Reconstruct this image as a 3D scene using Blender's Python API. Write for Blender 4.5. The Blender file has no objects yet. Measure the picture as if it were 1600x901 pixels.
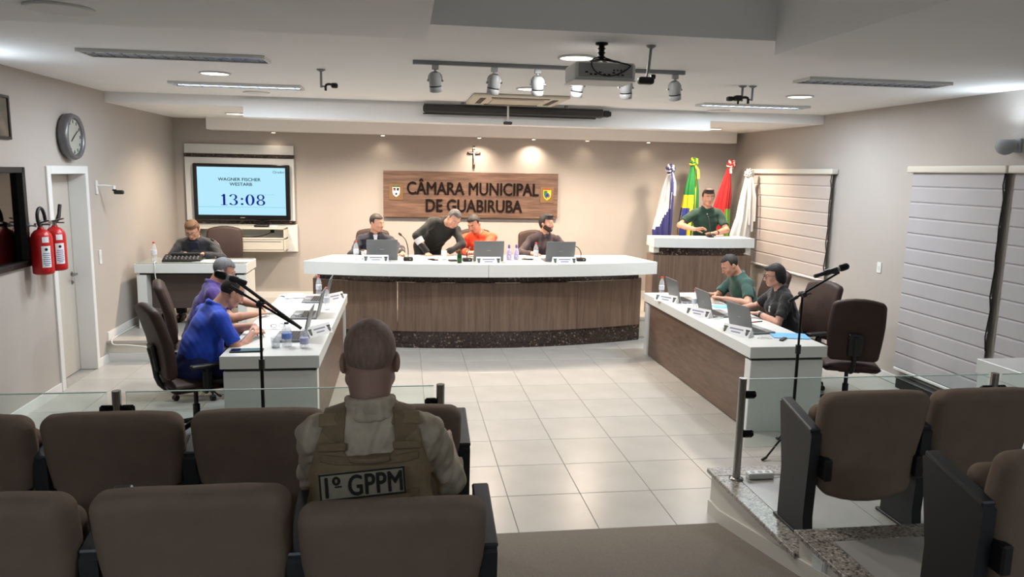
import bpy, bmesh, math, random
import numpy as np
from mathutils import Matrix, Vector

random.seed(7)
scn = bpy.context.scene
COL = scn.collection
PI = math.pi

# ---------------------------------------------------------------- camera
PITCH, ROLL, YAW, FPX = 0.15366, 0.0202676, 0.144504, 1171.26
CAM_H = 2.2


def cam_matrix():
    cy, sy = math.cos(YAW), math.sin(YAW)
    cp, sp = math.cos(PITCH), math.sin(PITCH)
    cr, sr = math.cos(ROLL), math.sin(ROLL)
    rz = np.array([[cy, -sy, 0], [sy, cy, 0], [0, 0, 1]])
    b = np.array([[1, 0, 0], [0, 0, -1], [0, 1, 0]])
    rp = np.array([[1, 0, 0], [0, cp, -sp], [0, sp, cp]])
    rr = np.array([[cr, -sr, 0], [sr, cr, 0], [0, 0, 1]])
    m = rr @ rp @ b @ rz            # rows: right, down, forward
    w = Matrix.Identity(4)
    for i in range(3):
        w[i][0] = m[0][i]; w[i][1] = -m[1][i]; w[i][2] = -m[2][i]
    w[0][3], w[1][3], w[2][3] = 0, 0, CAM_H
    return w


cam_data = bpy.data.cameras.new('camera')
cam = bpy.data.objects.new('camera', cam_data)
COL.objects.link(cam)
cam.matrix_world = cam_matrix()
cam_data.sensor_width = 36
cam_data.lens = FPX * 36 / 1600
cam_data.clip_start = 0.05
scn.camera = cam

# ---------------------------------------------------------------- world, exposure
world = bpy.data.worlds.new('world')
scn.world = world
world.use_nodes = True
world.node_tree.nodes['Background'].inputs[0].default_value = (0.55, 0.6, 0.7, 1)
world.node_tree.nodes['Background'].inputs[1].default_value = 0.05
vs = scn.view_settings
vs.view_transform = 'Standard'
vs.look = 'None'
vs.gamma = 1
vs.use_curve_mapping = False
vs.exposure = 0.15
scn.cycles.max_bounces = 8
scn.cycles.diffuse_bounces = 5
scn.cycles.glossy_bounces = 3
scn.cycles.transmission_bounces = 6
scn.cycles.transparent_max_bounces = 12
scn.cycles.caustics_reflective = False
scn.cycles.caustics_refractive = False
scn.cycles.sample_clamp_indirect = 3.0
scn.cycles.use_denoising = True

# lamp powers (watts) and colours, used by the builders of the lamps below
WARM = (1.0, 0.80, 0.62)
NEUTRAL = (1.0, 0.97, 0.93)
COOL = (0.76, 0.88, 1.0)
P_DOWN = 29.0       # round LED downlights in the ceiling
P_LOUVRE = 54.0     # fluorescent troffers that are switched on
P_WASH = 16.0        # small spots under the rear soffit
P_UP = 18.0         # wall uplights
P_BENCH = 430.0     # round lights over the bench, behind the hung beam
P_REAR_FILL = 52.0       # unseen troffers added over the rear seats to brighten the seat backs


# ---------------------------------------------------------------- materials
def lin(c):
    return tuple((v / 12.92 if v <= 0.04045 else ((v + 0.055) / 1.055) ** 2.4) for v in c)


_mats = {}


def mat(name, col, rough=0.6, metal=0.0, noise=0.0, scale=8.0, stretch=(1, 1, 1), bump=0.0, bscale=60.0,
        alpha=None, trans=0.0, emit=None, estr=0.0, spec=0.5, col2=None, sheen=0.0, coat=0.0):
    """Procedural principled material: base colour mottled by noise, with optional fine bump."""
    if name in _mats:
        return _mats[name]
    m = bpy.data.materials.new(name)
    m.use_nodes = True
    nt = m.node_tree
    p = nt.nodes['Principled BSDF']
    c = lin(col)
    p.inputs['Base Color'].default_value = (*c, 1)
    p.inputs['Roughness'].default_value = rough
    p.inputs['Metallic'].default_value = metal
    p.inputs['Specular IOR Level'].default_value = spec
    if coat:
        p.inputs['Coat Weight'].default_value = coat
    if sheen:
        p.inputs['Sheen Weight'].default_value = sheen
    if trans:
        p.inputs['Transmission Weight'].default_value = trans
    if alpha is not None:
        p.inputs['Alpha'].default_value = alpha
    if emit is not None:
        p.inputs['Emission Color'].default_value = (*lin(emit), 1)
        p.inputs['Emission Strength'].default_value = estr
    if noise or col2 or bump:
        tc = nt.nodes.new('ShaderNodeTexCoord')
        mp = nt.nodes.new('ShaderNodeMapping')
        mp.inputs['Scale'].default_value = stretch
        nt.links.new(tc.outputs['Object'], mp.inputs['Vector'])
    if noise or col2:
        n = nt.nodes.new('ShaderNodeTexNoise')
        n.inputs['Scale'].default_value = scale
        n.inputs['Detail'].default_value = 5
        nt.links.new(mp.outputs[0], n.inputs['Vector'])
        r = nt.nodes.new('ShaderNodeValToRGB')
        if col2:
            a, b = lin(col), lin(col2)
            r.color_ramp.elements[0].position = 0.35
            r.color_ramp.elements[1].position = 0.65
        else:
            a = tuple(v * (1 - noise) for v in c)
            b = tuple(min(1, v * (1 + noise)) for v in c)
            r.color_ramp.elements[0].position = 0.3
            r.color_ramp.elements[1].position = 0.7
        r.color_ramp.elements[0].color = (*a, 1)
        r.color_ramp.elements[1].color = (*b, 1)
        nt.links.new(n.outputs['Fac'], r.inputs['Fac'])
        nt.links.new(r.outputs['Color'], p.inputs['Base Color'])
    if bump:
        n2 = nt.nodes.new('ShaderNodeTexNoise')
        n2.inputs['Scale'].default_value = bscale
        n2.inputs['Detail'].default_value = 3
        nt.links.new(mp.outputs[0], n2.inputs['Vector'])
        bp = nt.nodes.new('ShaderNodeBump')
        bp.inputs['Strength'].default_value = bump
        bp.inputs['Distance'].default_value = 0.01
        nt.links.new(n2.outputs['Fac'], bp.inputs['Height'])
        nt.links.new(bp.outputs['Normal'], p.inputs['Normal'])
    _mats[name] = m
    return m


def wood_mat(name, c1, c2, stretch, rough=0.45, c3=None):
    if name in _mats:
        return _mats[name]
    m = bpy.data.materials.new(name)
    m.use_nodes = True
    nt = m.node_tree
    p = nt.nodes['Principled BSDF']
    p.inputs['Roughness'].default_value = rough
    tc = nt.nodes.new('ShaderNodeTexCoord')
    mp = nt.nodes.new('ShaderNodeMapping')
    mp.inputs['Scale'].default_value = stretch
    nt.links.new(tc.outputs['Object'], mp.inputs['Vector'])
    n = nt.nodes.new('ShaderNodeTexNoise')
    n.inputs['Scale'].default_value = 3.0
    n.inputs['Detail'].default_value = 8
    n.inputs['Roughness'].default_value = 0.65
    n.inputs['Distortion'].default_value = 0.4
    nt.links.new(mp.outputs[0], n.inputs['Vector'])
    r = nt.nodes.new('ShaderNodeValToRGB')
    r.color_ramp.elements[0].position = 0.32
    r.color_ramp.elements[0].color = (*lin(c1), 1)
    r.color_ramp.elements[1].position = 0.68
    r.color_ramp.elements[1].color = (*lin(c2), 1)
    if c3:
        e = r.color_ramp.elements.new(0.5)
        e.color = (*lin(c3), 1)
    nt.links.new(n.outputs['Fac'], r.inputs['Fac'])
    nt.links.new(r.outputs['Color'], p.inputs['Base Color'])
    _mats[name] = m
    return m


def granite_mat(name, base, dark, light, scale=120.0, rough=0.3, lightpos=0.72, patch=False):
    if name in _mats:
        return _mats[name]
    m = bpy.data.materials.new(name)
    m.use_nodes = True
    nt = m.node_tree
    p = nt.nodes['Principled BSDF']
    p.inputs['Roughness'].default_value = rough
    tc = nt.nodes.new('ShaderNodeTexCoord')
    n = nt.nodes.new('ShaderNodeTexNoise')
    n.inputs['Scale'].default_value = scale
    n.inputs['Detail'].default_value = 4
    nt.links.new(tc.outputs['Object'], n.inputs['Vector'])
    r = nt.nodes.new('ShaderNodeValToRGB')
    r.color_ramp.elements[0].position = 0.36
    r.color_ramp.elements[0].color = (*lin(dark), 1)
    r.color_ramp.elements[1].position = 0.5
    r.color_ramp.elements[1].color = (*lin(base), 1)
    e = r.color_ramp.elements.new(lightpos - 0.04)
    e.color = (*lin(base), 1)
    e = r.color_ramp.elements.new(lightpos)
    e.color = (*lin(light), 1)
    nt.links.new(n.outputs['Fac'], r.inputs['Fac'])
    nt.links.new(r.outputs['Color'], p.inputs['Base Color'])
    _mats[name] = m
    return m


def glass_mat(name, tint=(0.93, 0.97, 0.96), refl=0.12, rough=0.02):
    """Thin clear sheet: mostly see-through with a faint Fresnel-weighted gloss."""
    if name in _mats:
        return _mats[name]
    m = bpy.data.materials.new(name)
    m.use_nodes = True
    nt = m.node_tree
    nt.nodes.remove(nt.nodes['Principled BSDF'])
    out = nt.nodes['Material Output']
    t = nt.nodes.new('ShaderNodeBsdfTransparent')
    t.inputs[0].default_value = (*lin(tint), 1)
    g = nt.nodes.new('ShaderNodeBsdfGlossy')
    g.inputs['Roughness'].default_value = rough
    lw = nt.nodes.new('ShaderNodeLayerWeight')
    lw.inputs['Blend'].default_value = refl
    mx = nt.nodes.new('ShaderNodeMixShader')
    nt.links.new(lw.outputs['Fresnel'], mx.inputs[0])
    nt.links.new(t.outputs[0], mx.inputs[1])
    nt.links.new(g.outputs[0], mx.inputs[2])
    nt.links.new(mx.outputs[0], out.inputs[0])
    _mats[name] = m
    return m


def plastic_mat(name, col, body):
    """Thin clear plastic: partly see-through, partly a milky sheen."""
    if name in _mats:
        return _mats[name]
    m = bpy.data.materials.new(name)
    m.use_nodes = True
    nt = m.node_tree
    p = nt.nodes['Principled BSDF']
    p.inputs['Base Color'].default_value = (*lin(col), 1)
    p.inputs['Roughness'].default_value = 0.15
    t = nt.nodes.new('ShaderNodeBsdfTransparent')
    mx = nt.nodes.new('ShaderNodeMixShader')
    mx.inputs[0].default_value = body
    nt.links.new(t.outputs[0], mx.inputs[1])
    nt.links.new(p.outputs[0], mx.inputs[2])
    nt.links.new(mx.outputs[0], nt.nodes['Material Output'].inputs[0])
    _mats[name] = m
    return m


def emit_mat(name, col, strength):
    if name in _mats:
        return _mats[name]
    m = bpy.data.materials.new(name)
    m.use_nodes = True
    nt = m.node_tree
    nt.nodes.remove(nt.nodes['Principled BSDF'])
    e = nt.nodes.new('ShaderNodeEmission')
    e.inputs[0].default_value = (*lin(col), 1)
    e.inputs[1].default_value = strength
    nt.links.new(e.outputs[0], nt.nodes['Material Output'].inputs[0])
    _mats[name] = m
    return m


M_WALL = mat('wall_paint', (0.67, 0.645, 0.62), 0.8, noise=0.02, scale=2.5, bump=0.05, bscale=90)
M_CEIL = mat('ceiling_paint', (0.93, 0.93, 0.925), 0.9, noise=0.012, scale=2)
M_TRIMW = mat('white_paint', (0.84, 0.84, 0.83), 0.5)
M_GROUT = mat('tile_grout', (0.585, 0.575, 0.555), 0.9, noise=0.1, scale=30)
M_TILE = mat('floor_tile', (0.64, 0.63, 0.61), 0.28, col2=(0.68, 0.67, 0.65), scale=2.2, stretch=(1, 1, 1))
M_CARPET = mat('aisle_carpet', (0.455, 0.42, 0.38), 0.95, noise=0.22, scale=180, bump=0.5, bscale=300)
M_GRANITE = granite_mat('speckled_granite', (0.60, 0.57, 0.53), (0.22, 0.20, 0.18), (0.78, 0.76, 0.72), 75, 0.3, 0.64)
M_GRANDARK = granite_mat('brown_granite', (0.20, 0.15, 0.13), (0.10, 0.075, 0.065), (0.52, 0.45, 0.38), 38, 0.22, 0.66)
M_WOODV = wood_mat('walnut_vertical_grain', (0.335, 0.265, 0.225), (0.465, 0.385, 0.33), (9, 9, 0.5), 0.42)
M_WOODH = wood_mat('walnut_sideways_grain', (0.33, 0.26, 0.22), (0.43, 0.355, 0.305), (1.2, 1.2, 9), 0.42)
M_SIGN = wood_mat('sign_walnut', (0.27, 0.19, 0.15), (0.49, 0.385, 0.32), (0.55, 5, 7), 0.45, c3=(0.40, 0.305, 0.25))
M_WHITE = mat('white_laminate', (0.81, 0.82, 0.81), 0.32, noise=0.01, scale=3)
M_OFFWHITE = mat('off_white_laminate', (0.78, 0.765, 0.72), 0.4, noise=0.01, scale=3)
M_BLACK = mat('black_plastic', (0.05, 0.05, 0.055), 0.45)
M_BLACKM = mat('black_metal', (0.045, 0.045, 0.05), 0.35, metal=0.6)
M_GAP = mat('dark_recess_strip', (0.07, 0.065, 0.06), 0.6)
M_CHROME = mat('brushed_steel', (0.62, 0.62, 0.61), 0.25, metal=1.0)
M_GREYP = mat('grey_plastic', (0.55, 0.56, 0.57), 0.5)
M_SEAT = mat('taupe_seat_fabric', (0.455, 0.385, 0.33), 0.95, noise=0.08, scale=9, bump=0.35, bscale=420)
M_STAND = mat('seat_stand_laminate', (0.10, 0.105, 0.115), 0.5, noise=0.06, scale=6)
M_LEATHER = mat('brown_leather', (0.21, 0.15, 0.13), 0.55, spec=.3, noise=0.1, scale=14, bump=0.12, bscale=160)
M_GLASS = glass_mat('clear_glass', (0.965, 0.985, 0.98), 0.08)
M_PLAST = plastic_mat('clear_plastic', (0.90, 0.92, 0.94), .30)
M_DARKGLASS = mat('tinted_glass', (0.05, 0.05, 0.05), 0.04, spec=0.8)
M_PAPER = mat('white_paper', (0.88, 0.885, 0.89), 0.8)
M_LAPTOP = mat('laptop_grey', (0.40, 0.415, 0.425), 0.4)
M_KEYS = mat('laptop_keys', (0.06, 0.06, 0.065), 0.6)
M_RED = mat('extinguisher_red', (0.70, 0.08, 0.09), 0.32, noise=0.03, scale=4)
M_CAPRED = mat('red_cap', (0.80, 0.20, 0.15), 0.45)
M_BLUEF = mat('light_blue_card', (0.40, 0.66, 0.86), 0.6)


# ---------------------------------------------------------------- mesh helpers
def rot_to(v):
    return Vector((0, 0, 1)).rotation_difference(Vector(v).normalized()).to_matrix()


def arr(a):
    return np.array(a, dtype=float)


class B:
    """Collects simple shapes; out() links them as ONE mesh object."""

    def __init__(s):
        s.v = []; s.f = []; s.mi = []; s.sm = []; s.cur = 0

    def add(s, v, f, R=None, at=(0, 0, 0), smooth=False):
        v = np.asarray(v, float)
        if R is not None:
            v = v @ np.array(R).T
        v = v + arr(at)
        o = len(s.v)
        s.v.extend(map(tuple, v))
        for q in f:
            s.f.append(tuple(i + o for i in q)); s.mi.append(s.cur); s.sm.append(smooth)
        return s

    def box(s, c, d, bev=0.0, R=None):
        hx, hy, hz = d[0] / 2, d[1] / 2, d[2] / 2
        bev = min(bev, hx * .9, hy * .9, hz * .9)
        if bev <= 0:
            v = [(x, y, z) for x in (-hx, hx) for y in (-hy, hy) for z in (-hz, hz)]
            f = [(0, 1, 3, 2), (4, 6, 7, 5), (0, 4, 5, 1), (2, 3, 7, 6), (0, 2, 6, 4), (1, 5, 7, 3)]
            return s.add(v, f, R, c)
        v = []; ix = {}
        for sx in (-1, 1):
            for sy in (-1, 1):
                for sz in (-1, 1):
                    for a in range(3):
                        p = [sx * (hx - bev), sy * (hy - bev), sz * (hz - bev)]
                        p[a] = (sx * hx, sy * hy, sz * hz)[a]
                        ix[(sx, sy, sz, a)] = len(v); v.append(p)
        f = []
        for a in range(3):
            b, c2 = (a + 1) % 3, (a + 2) % 3
            for sg in (-1, 1):
                q = []
                for (i, j) in ((-1, -1), (1, -1), (1, 1), (-1, 1)):
                    k = [0, 0, 0]; k[a] = sg; k[b] = i; k[c2] = j
                    q.append(ix[(*k, a)])
                f.append(tuple(q) if sg > 0 else tuple(q[::-1]))
            for i in (-1, 1):
                for j in (-1, 1):
                    k0 = [0, 0, 0]; k1 = [0, 0, 0]
                    k0[a] = -1; k1[a] = 1
                    for k in (k0, k1):
                        k[b] = i; k[c2] = j
                    q = (ix[(*k0, b)], ix[(*k1, b)], ix[(*k1, c2)], ix[(*k0, c2)])
                    f.append(q if i * j > 0 else q[::-1])
        for sx in (-1, 1):
            for sy in (-1, 1):
                for sz in (-1, 1):
                    q = [ix[(sx, sy, sz, a)] for a in range(3)]
                    f.append(tuple(q) if sx * sy * sz > 0 else tuple(q[::-1]))
        return s.add(v, f, R, c)

    def cyl(s, p0, p1, r0, r1=None, n=16, caps=True):
        r1 = r0 if r1 is None else r1
        p0, p1 = Vector(p0), Vector(p1)
        d = p1 - p0
        R = rot_to(d)
        v = []
        for z, r in ((0, r0), (d.length, r1)):
            for i in range(n):
                a = 2 * PI * i / n
                v.append((r * math.cos(a), r * math.sin(a), z))
        f = [(i, (i + 1) % n, n + (i + 1) % n, n + i) for i in range(n)]
        o = len(s.f)
        s.add(v, f, R, p0, smooth=True)
        if caps:
            s.add(v, [tuple(range(n))[::-1], tuple(range(n, 2 * n))], R, p0)
        return s

    def lathe(s, prof, n=20, c=(0, 0, 0), R=None, smooth=True):
        """prof: (radius, height) pairs from bottom to top."""
        v = []; f = []
        for r, z in prof:
            for i in range(n):
                a = 2 * PI * i / n
                v.append((r * math.cos(a), r * math.sin(a), z))
        for k in range(len(prof) - 1):
            for i in range(n):
                j = (i + 1) % n
                f.append((k * n + i, k * n + j, (k + 1) * n + j, (k + 1) * n + i))
        s.add(v, f, R, c, smooth)
        s.add(v, [tuple(range(n))[::-1], tuple(range((len(prof) - 1) * n, len(prof) * n))], R, c)
        return s

    def tube(s, pts, r, n=8, smooth_pts=0, caps=True):
        pts = [Vector(p) for p in pts]
        for _ in range(smooth_pts):
            q = [pts[0]]
            for a, b in zip(pts, pts[1:]):
                q += [a * .75 + b * .25, a * .25 + b * .75]
            q.append(pts[-1]); pts = q
        rs = r if isinstance(r, (list, tuple)) else None
        v = []; f = []
        up = None
        for k, p in enumerate(pts):
            t = (pts[min(k + 1, len(pts) - 1)] - pts[max(k - 1, 0)])
            if t.length < 1e-9: t = Vector((0, 0, 1))
            t.normalize()
            if up is None:
                up = t.orthogonal().normalized()
            up = (up - t * up.dot(t))
            up = up.normalized() if up.length > 1e-6 else t.orthogonal().normalized()
            w = t.cross(up)
            rr = rs[min(k, len(rs) - 1)] if rs else r
            for i in range(n):
                a = 2 * PI * i / n
                v.append(tuple(p + up * (rr * math.cos(a)) + w * (rr * math.sin(a))))
        m = len(pts)
        for k in range(m - 1):
            for i in range(n):
                j = (i + 1) % n
                f.append((k * n + i, k * n + j, (k + 1) * n + j, (k + 1) * n + i))
        s.add(v, f, smooth=True)
        if caps:
            s.add(v, [tuple(range(n))[::-1], tuple(range((m - 1) * n, m * n))])
        return s

    def prism(s, poly, z0, z1, R=None, at=(0, 0, 0)):
        """poly (x, y) counter-clockwise, extruded along z."""
        n = len(poly)
        v = [(x, y, z0) for x, y in poly] + [(x, y, z1) for x, y in poly]
        f = [tuple(range(n))[::-1], tuple(range(n, 2 * n))]
        f += [(i, (i + 1) % n, n + (i + 1) % n, n + i) for i in range(n)]
        return s.add(v, f, R, at)

    def sphere(s, c, r, n=14, m=8, R=None):
        rx, ry, rz = (r, r, r) if not isinstance(r, (tuple, list)) else r
        v = [(0, 0, -rz)]; f = []
        for k in range(1, m):
            t = -PI / 2 + PI * k / m
            for i in range(n):
                a = 2 * PI * i / n
                v.append((rx * math.cos(t) * math.cos(a), ry * math.cos(t) * math.sin(a), rz * math.sin(t)))
        v.append((0, 0, rz))
        for i in range(n):
            f.append((0, 1 + (i + 1) % n, 1 + i))
            f.append((len(v) - 1, 1 + (m - 2) * n + i, 1 + (m - 2) * n + (i + 1) % n))
        for k in range(m - 2):
            for i in range(n):
                j = (i + 1) % n
                a = 1 + k * n
                f.append((a + i, a + j, a + n + j, a + n + i))
        return s.add(v, f, R, c, True)

    def pad(s, c, d, r, seg=4, R=None, warp=None, cuts=(4, 4, 4)):
        """Rounded cushion block; warp(verts) reshapes it in its own frame."""
        hs = [x / 2 for x in d]
        r = min(r, *[h * .98 for h in hs])
        ax = []
        for h, cu in zip(hs, cuts):
            k = h - r
            arc = [k + r * math.tan(PI / 4 * i / seg) for i in range(1, seg + 1)]
            mid = list(np.linspace(-k, k, cu + 1)) if k > 1e-6 else [0.0]
            ax.append([-x for x in arc[::-1]] + mid + arc)
        v = []; ix = {}; f = []

        def vid(p):
            key = tuple(round(q, 6) for q in p)
            if key not in ix:
                ix[key] = len(v)
                q = arr(p); inn = np.clip(q, [-(h - r) for h in hs], [h - r for h in hs])
                dd = q - inn; L = np.linalg.norm(dd)
                v.append(tuple(inn + dd / L * r) if L > 1e-9 else tuple(q))
            return ix[key]
        for a in range(3):
            b, c2 = (a + 1) % 3, (a + 2) % 3
            for sg in (-1, 1):
                for i in range(len(ax[b]) - 1):
                    for j in range(len(ax[c2]) - 1):
                        q = []
                        for (u, w) in ((i, j), (i + 1, j), (i + 1, j + 1), (i, j + 1)):
                            p = [0, 0, 0]; p[a] = sg * hs[a]; p[b] = ax[b][u]; p[c2] = ax[c2][w]
                            q.append(vid(p))
                        f.append(tuple(q) if sg > 0 else tuple(q[::-1]))
        v = np.array(v)
        if warp is not None:
            v = warp(v)
        return s.add(v, f, R, c, True)

    def out(s, name, m, parent=None, loc=None):
        me = bpy.data.meshes.new(name)
        me.from_pydata(s.v, [], s.f)
        for mm in (m if isinstance(m, (list, tuple)) else [m]):
            me.materials.append(mm)
        me.polygons.foreach_set('material_index', s.mi)
        me.polygons.foreach_set('use_smooth', s.sm)
        me.update()
        o = bpy.data.objects.new(name, me)
        COL.objects.link(o)
        if parent is not None:
            o.parent = parent
        if loc is not None:
            o.location = loc
        return o


def tag(o, label, cat, group=None):
    o['label'] = label; o['category'] = cat
    if group:
        o['group'] = group
    return o


def thing(name, label, cat, loc=(0, 0, 0), rz=0.0, group=None):
    o = bpy.data.objects.new(name, None)
    o.empty_display_size = 0.1
    COL.objects.link(o)
    o.location = loc
    o.rotation_euler = (0, 0, rz)
    return tag(o, label, cat, group)


def struct(o):
    o['kind'] = 'structure'
    return o


def kids(o):
    return [c for c in COL.objects if c.parent == o]


def dup(root, label, loc, rz=0.0, group=None, name=None):
    """Copy a thing with its parts and sub-parts."""
    r = root.copy(); COL.objects.link(r)
    r.location = loc; r.rotation_euler = (root.rotation_euler[0], root.rotation_euler[1], rz)
    r['label'] = label
    if group: r['group'] = group
    for ch in kids(root):
        c = ch.copy(); COL.objects.link(c); c.parent = r
        for g in kids(ch):
            d = g.copy(); COL.objects.link(d); d.parent = c
    return r


def text_mesh(name, txt, size, m, parent=None, loc=(0, 0, 0), rot=(0, 0, 0), depth=0.0, bold=0.0, sx=1.0, align='CENTER', spacing=1.0, fat=0.0):
    cu = bpy.data.curves.new(name, 'FONT')
    cu.body = txt; cu.size = size; cu.align_x = align; cu.align_y = 'CENTER'
    cu.extrude = depth; cu.offset = bold; cu.space_character = spacing
    cu.resolution_u = 4
    o = bpy.data.objects.new(name, cu)
    COL.objects.link(o)
    dg = bpy.context.evaluated_depsgraph_get()
    me = bpy.data.meshes.new_from_object(o.evaluated_get(dg))
    bpy.data.objects.remove(o)
    if fat:                                   # thicken strokes by overlaying copies a hair apart
        bm = bmesh.new()
        for k, (dx, dy) in enumerate(((0, 0), (-fat, 0), (fat, 0), (0, fat * .6), (0, -fat * .6))):
            n0 = len(bm.verts)
            bm.from_mesh(me); bm.verts.ensure_lookup_table()
            for v_ in bm.verts[n0:]: v_.co += Vector((dx, dy, .0003 * k))
        bm.to_mesh(me); bm.free()
    me.materials.clear(); me.materials.append(m)
    for p in me.polygons: p.material_index = 0
    o = bpy.data.objects.new(name, me)
    COL.objects.link(o)
    o.scale = (sx, 1, 1)
    if parent is not None: o.parent = parent
    o.location = loc; o.rotation_euler = rot
    return o


def lamp(name, kind, power, col, loc, parent=None, size=0.2, spot=1.2, blend=0.6, direction=None, shape='DISK'):
    ld = bpy.data.lights.new(name, kind)
    ld.energy = power; ld.color = col
    if kind == 'AREA':
        ld.shape = shape
        if isinstance(size, tuple):
            ld.size, ld.size_y = size
        else:
            ld.size = size
    elif kind == 'SPOT':
        ld.spot_size = spot; ld.spot_blend = blend; ld.shadow_soft_size = size
    else:
        ld.shadow_soft_size = size
    o = bpy.data.objects.new(name, ld)
    COL.objects.link(o)
    if parent is not None: o.parent = parent
    o.location = loc
    if direction is not None:
        o.rotation_euler = Vector(direction).to_track_quat('-Z', 'Y').to_euler()
    return o


# ================================================================ SETTING
XL, XR, YB, YF, ZC = -3.31, 5.32, 11.68, -2.5, 3.0
DAIS = 0.24


def boxes(name, m, lst, parent=None, bev=0.0):
    b = B()
    for (x0, x1, y0, y1, z0, z1) in lst:
        b.box(((x0 + x1) / 2, (y0 + y1) / 2, (z0 + z1) / 2), (x1 - x0, y1 - y0, z1 - z0), bev)
    return b.out(name, m, parent)


# floor slab with single tiles laid on it
floor = struct(boxes('floor', M_GROUT, [(XL - .3, XR + .3, YF - .3, YB + .3, -0.25, -0.006)]))
TX = [0.70 + 0.51 * k for k in range(-8, 10)]
TY = [4.29 + 0.535 * j for j in range(0, 11)]
tile_cache = {}
for i in range(len(TX) - 1):
    for j in range(len(TY) - 1):
        x0, x1 = max(TX[i], XL), min(TX[i + 1], XR)
        w, d = x1 - x0 - 0.004, TY[j + 1] - TY[j] - 0.004
        key = (round(w, 3), round(d, 3))
        if key not in tile_cache:
            b = B(); b.box((0, 0, -0.004), (w, d, 0.009), 0.0015)
            tile_cache[key] = b.out('tile', M_TILE, floor)
            o = tile_cache[key]
        else:
            o = tile_cache[key].copy(); COL.objects.link(o)
        o.location = ((x0 + x1) / 2, (TY[j] + TY[j + 1]) / 2, -0.0005)

# walls
DY0, DY1, DZ = 7.68, 8.47, 2.10
WY0, WY1, WZ0, WZ1 = 5.75, 7.14, 1.32, 2.13
T = 0.26
wall_left = struct(boxes('wall_left', M_WALL, [
    (XL - T, XL, YF - .3, WY0, -.05, 3.45), (XL - T, XL, WY0, WY1, -.05, WZ0), (XL - T, XL, WY0, WY1, WZ1, 3.45),
    (XL - T, XL, WY1, DY0, -.05, 3.45), (XL - T, XL, DY0, DY1, DZ, 3.45), (XL - T, XL, DY1, YB + .2, -.05, 3.45)]))
wall_right = struct(boxes('wall_right', M_WALL, [(XR, XR + T, YF - .3, YB + .2, -.05, 3.45)]))
wall_back = struct(boxes('wall_back', M_WALL, [(XL - T, XR + T, YB, YB + .2, -.05, 3.45)]))
wall_front = struct(boxes('wall_front', M_WALL, [(XL - T, XR + T, YF - .3, YF, -.05, 3.45)]))

# ceiling: flat field, lower field over the dais, side soffits and the raised well near the seats
ceiling = struct(boxes('ceiling', M_CEIL, [
    (XL - T, XR + T, 4.35, 9.15, ZC, 3.5), (XL - T, XR + T, 9.15, YB + .2, 2.885, 3.5),
    (XL - T, 0.13, YF - .3, 4.35, 2.92, 3.5), (2.18, XR + T, YF - .3, 4.35, 2.92, 3.5),
    (0.13, 2.18, YF - .3, 4.35, 3.36, 3.5)]))
struct(boxes('trim_1', M_CEIL, [(-1.82, 3.79, 9.13, 9.42, 2.765, 2.965)]))
struct(boxes('trim_2', M_CEIL, [(-2.78, 5.17, 11.37, YB, 2.72, 2.886)]))

# baseboards
struct(boxes('baseboard_left', M_TRIMW, [(XL, XL + .015, 4.45, 7.60, 0, .09), (XL, XL + .015, 8.54, 8.79, 0, .09),
                                         (XL, XL + .015, 8.81, YB, DAIS, DAIS + .09)]))
struct(boxes('baseboard_right', M_TRIMW, [(XR - .015, XR, 4.45, 6.3, 0, .09), (XR - .015, XR, 7.25, 8.79, 0, .09), (XR - .015, XR, 8.81, YB, DAIS, DAIS + .09)]))
struct(boxes('baseboard_back', M_TRIMW, [(XL, XR, YB - .015, YB, DAIS, DAIS + .09)]))

# dais along the rear wall
dais = struct(boxes('dais', M_OFFWHITE, [(XL, -1.62, 8.80, 9.75, 0, DAIS - .03), (XL, XR, 9.75, YB, 0, DAIS - .03), (3.6, XR, 8.80, 9.75, 0, DAIS - .03)]))
M_DAIST = mat('dais_top', (0.66, 0.645, 0.615), 0.35, noise=0.03, scale=4)
boxes('dais_top', M_DAIST, [(XL, -1.6, 8.78, 9.75, DAIS - .03, DAIS), (XL, XR, 9.75, YB, DAIS - .03, DAIS), (3.58, XR, 8.78, 9.75, DAIS - .03, DAIS)], dais)
boxes('riser_trim', M_TRIMW, [(XL, -1.62, 8.785, 8.80, 0, .09), (3.6, XR, 8.785, 8.80, 0, .09)], dais)


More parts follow.
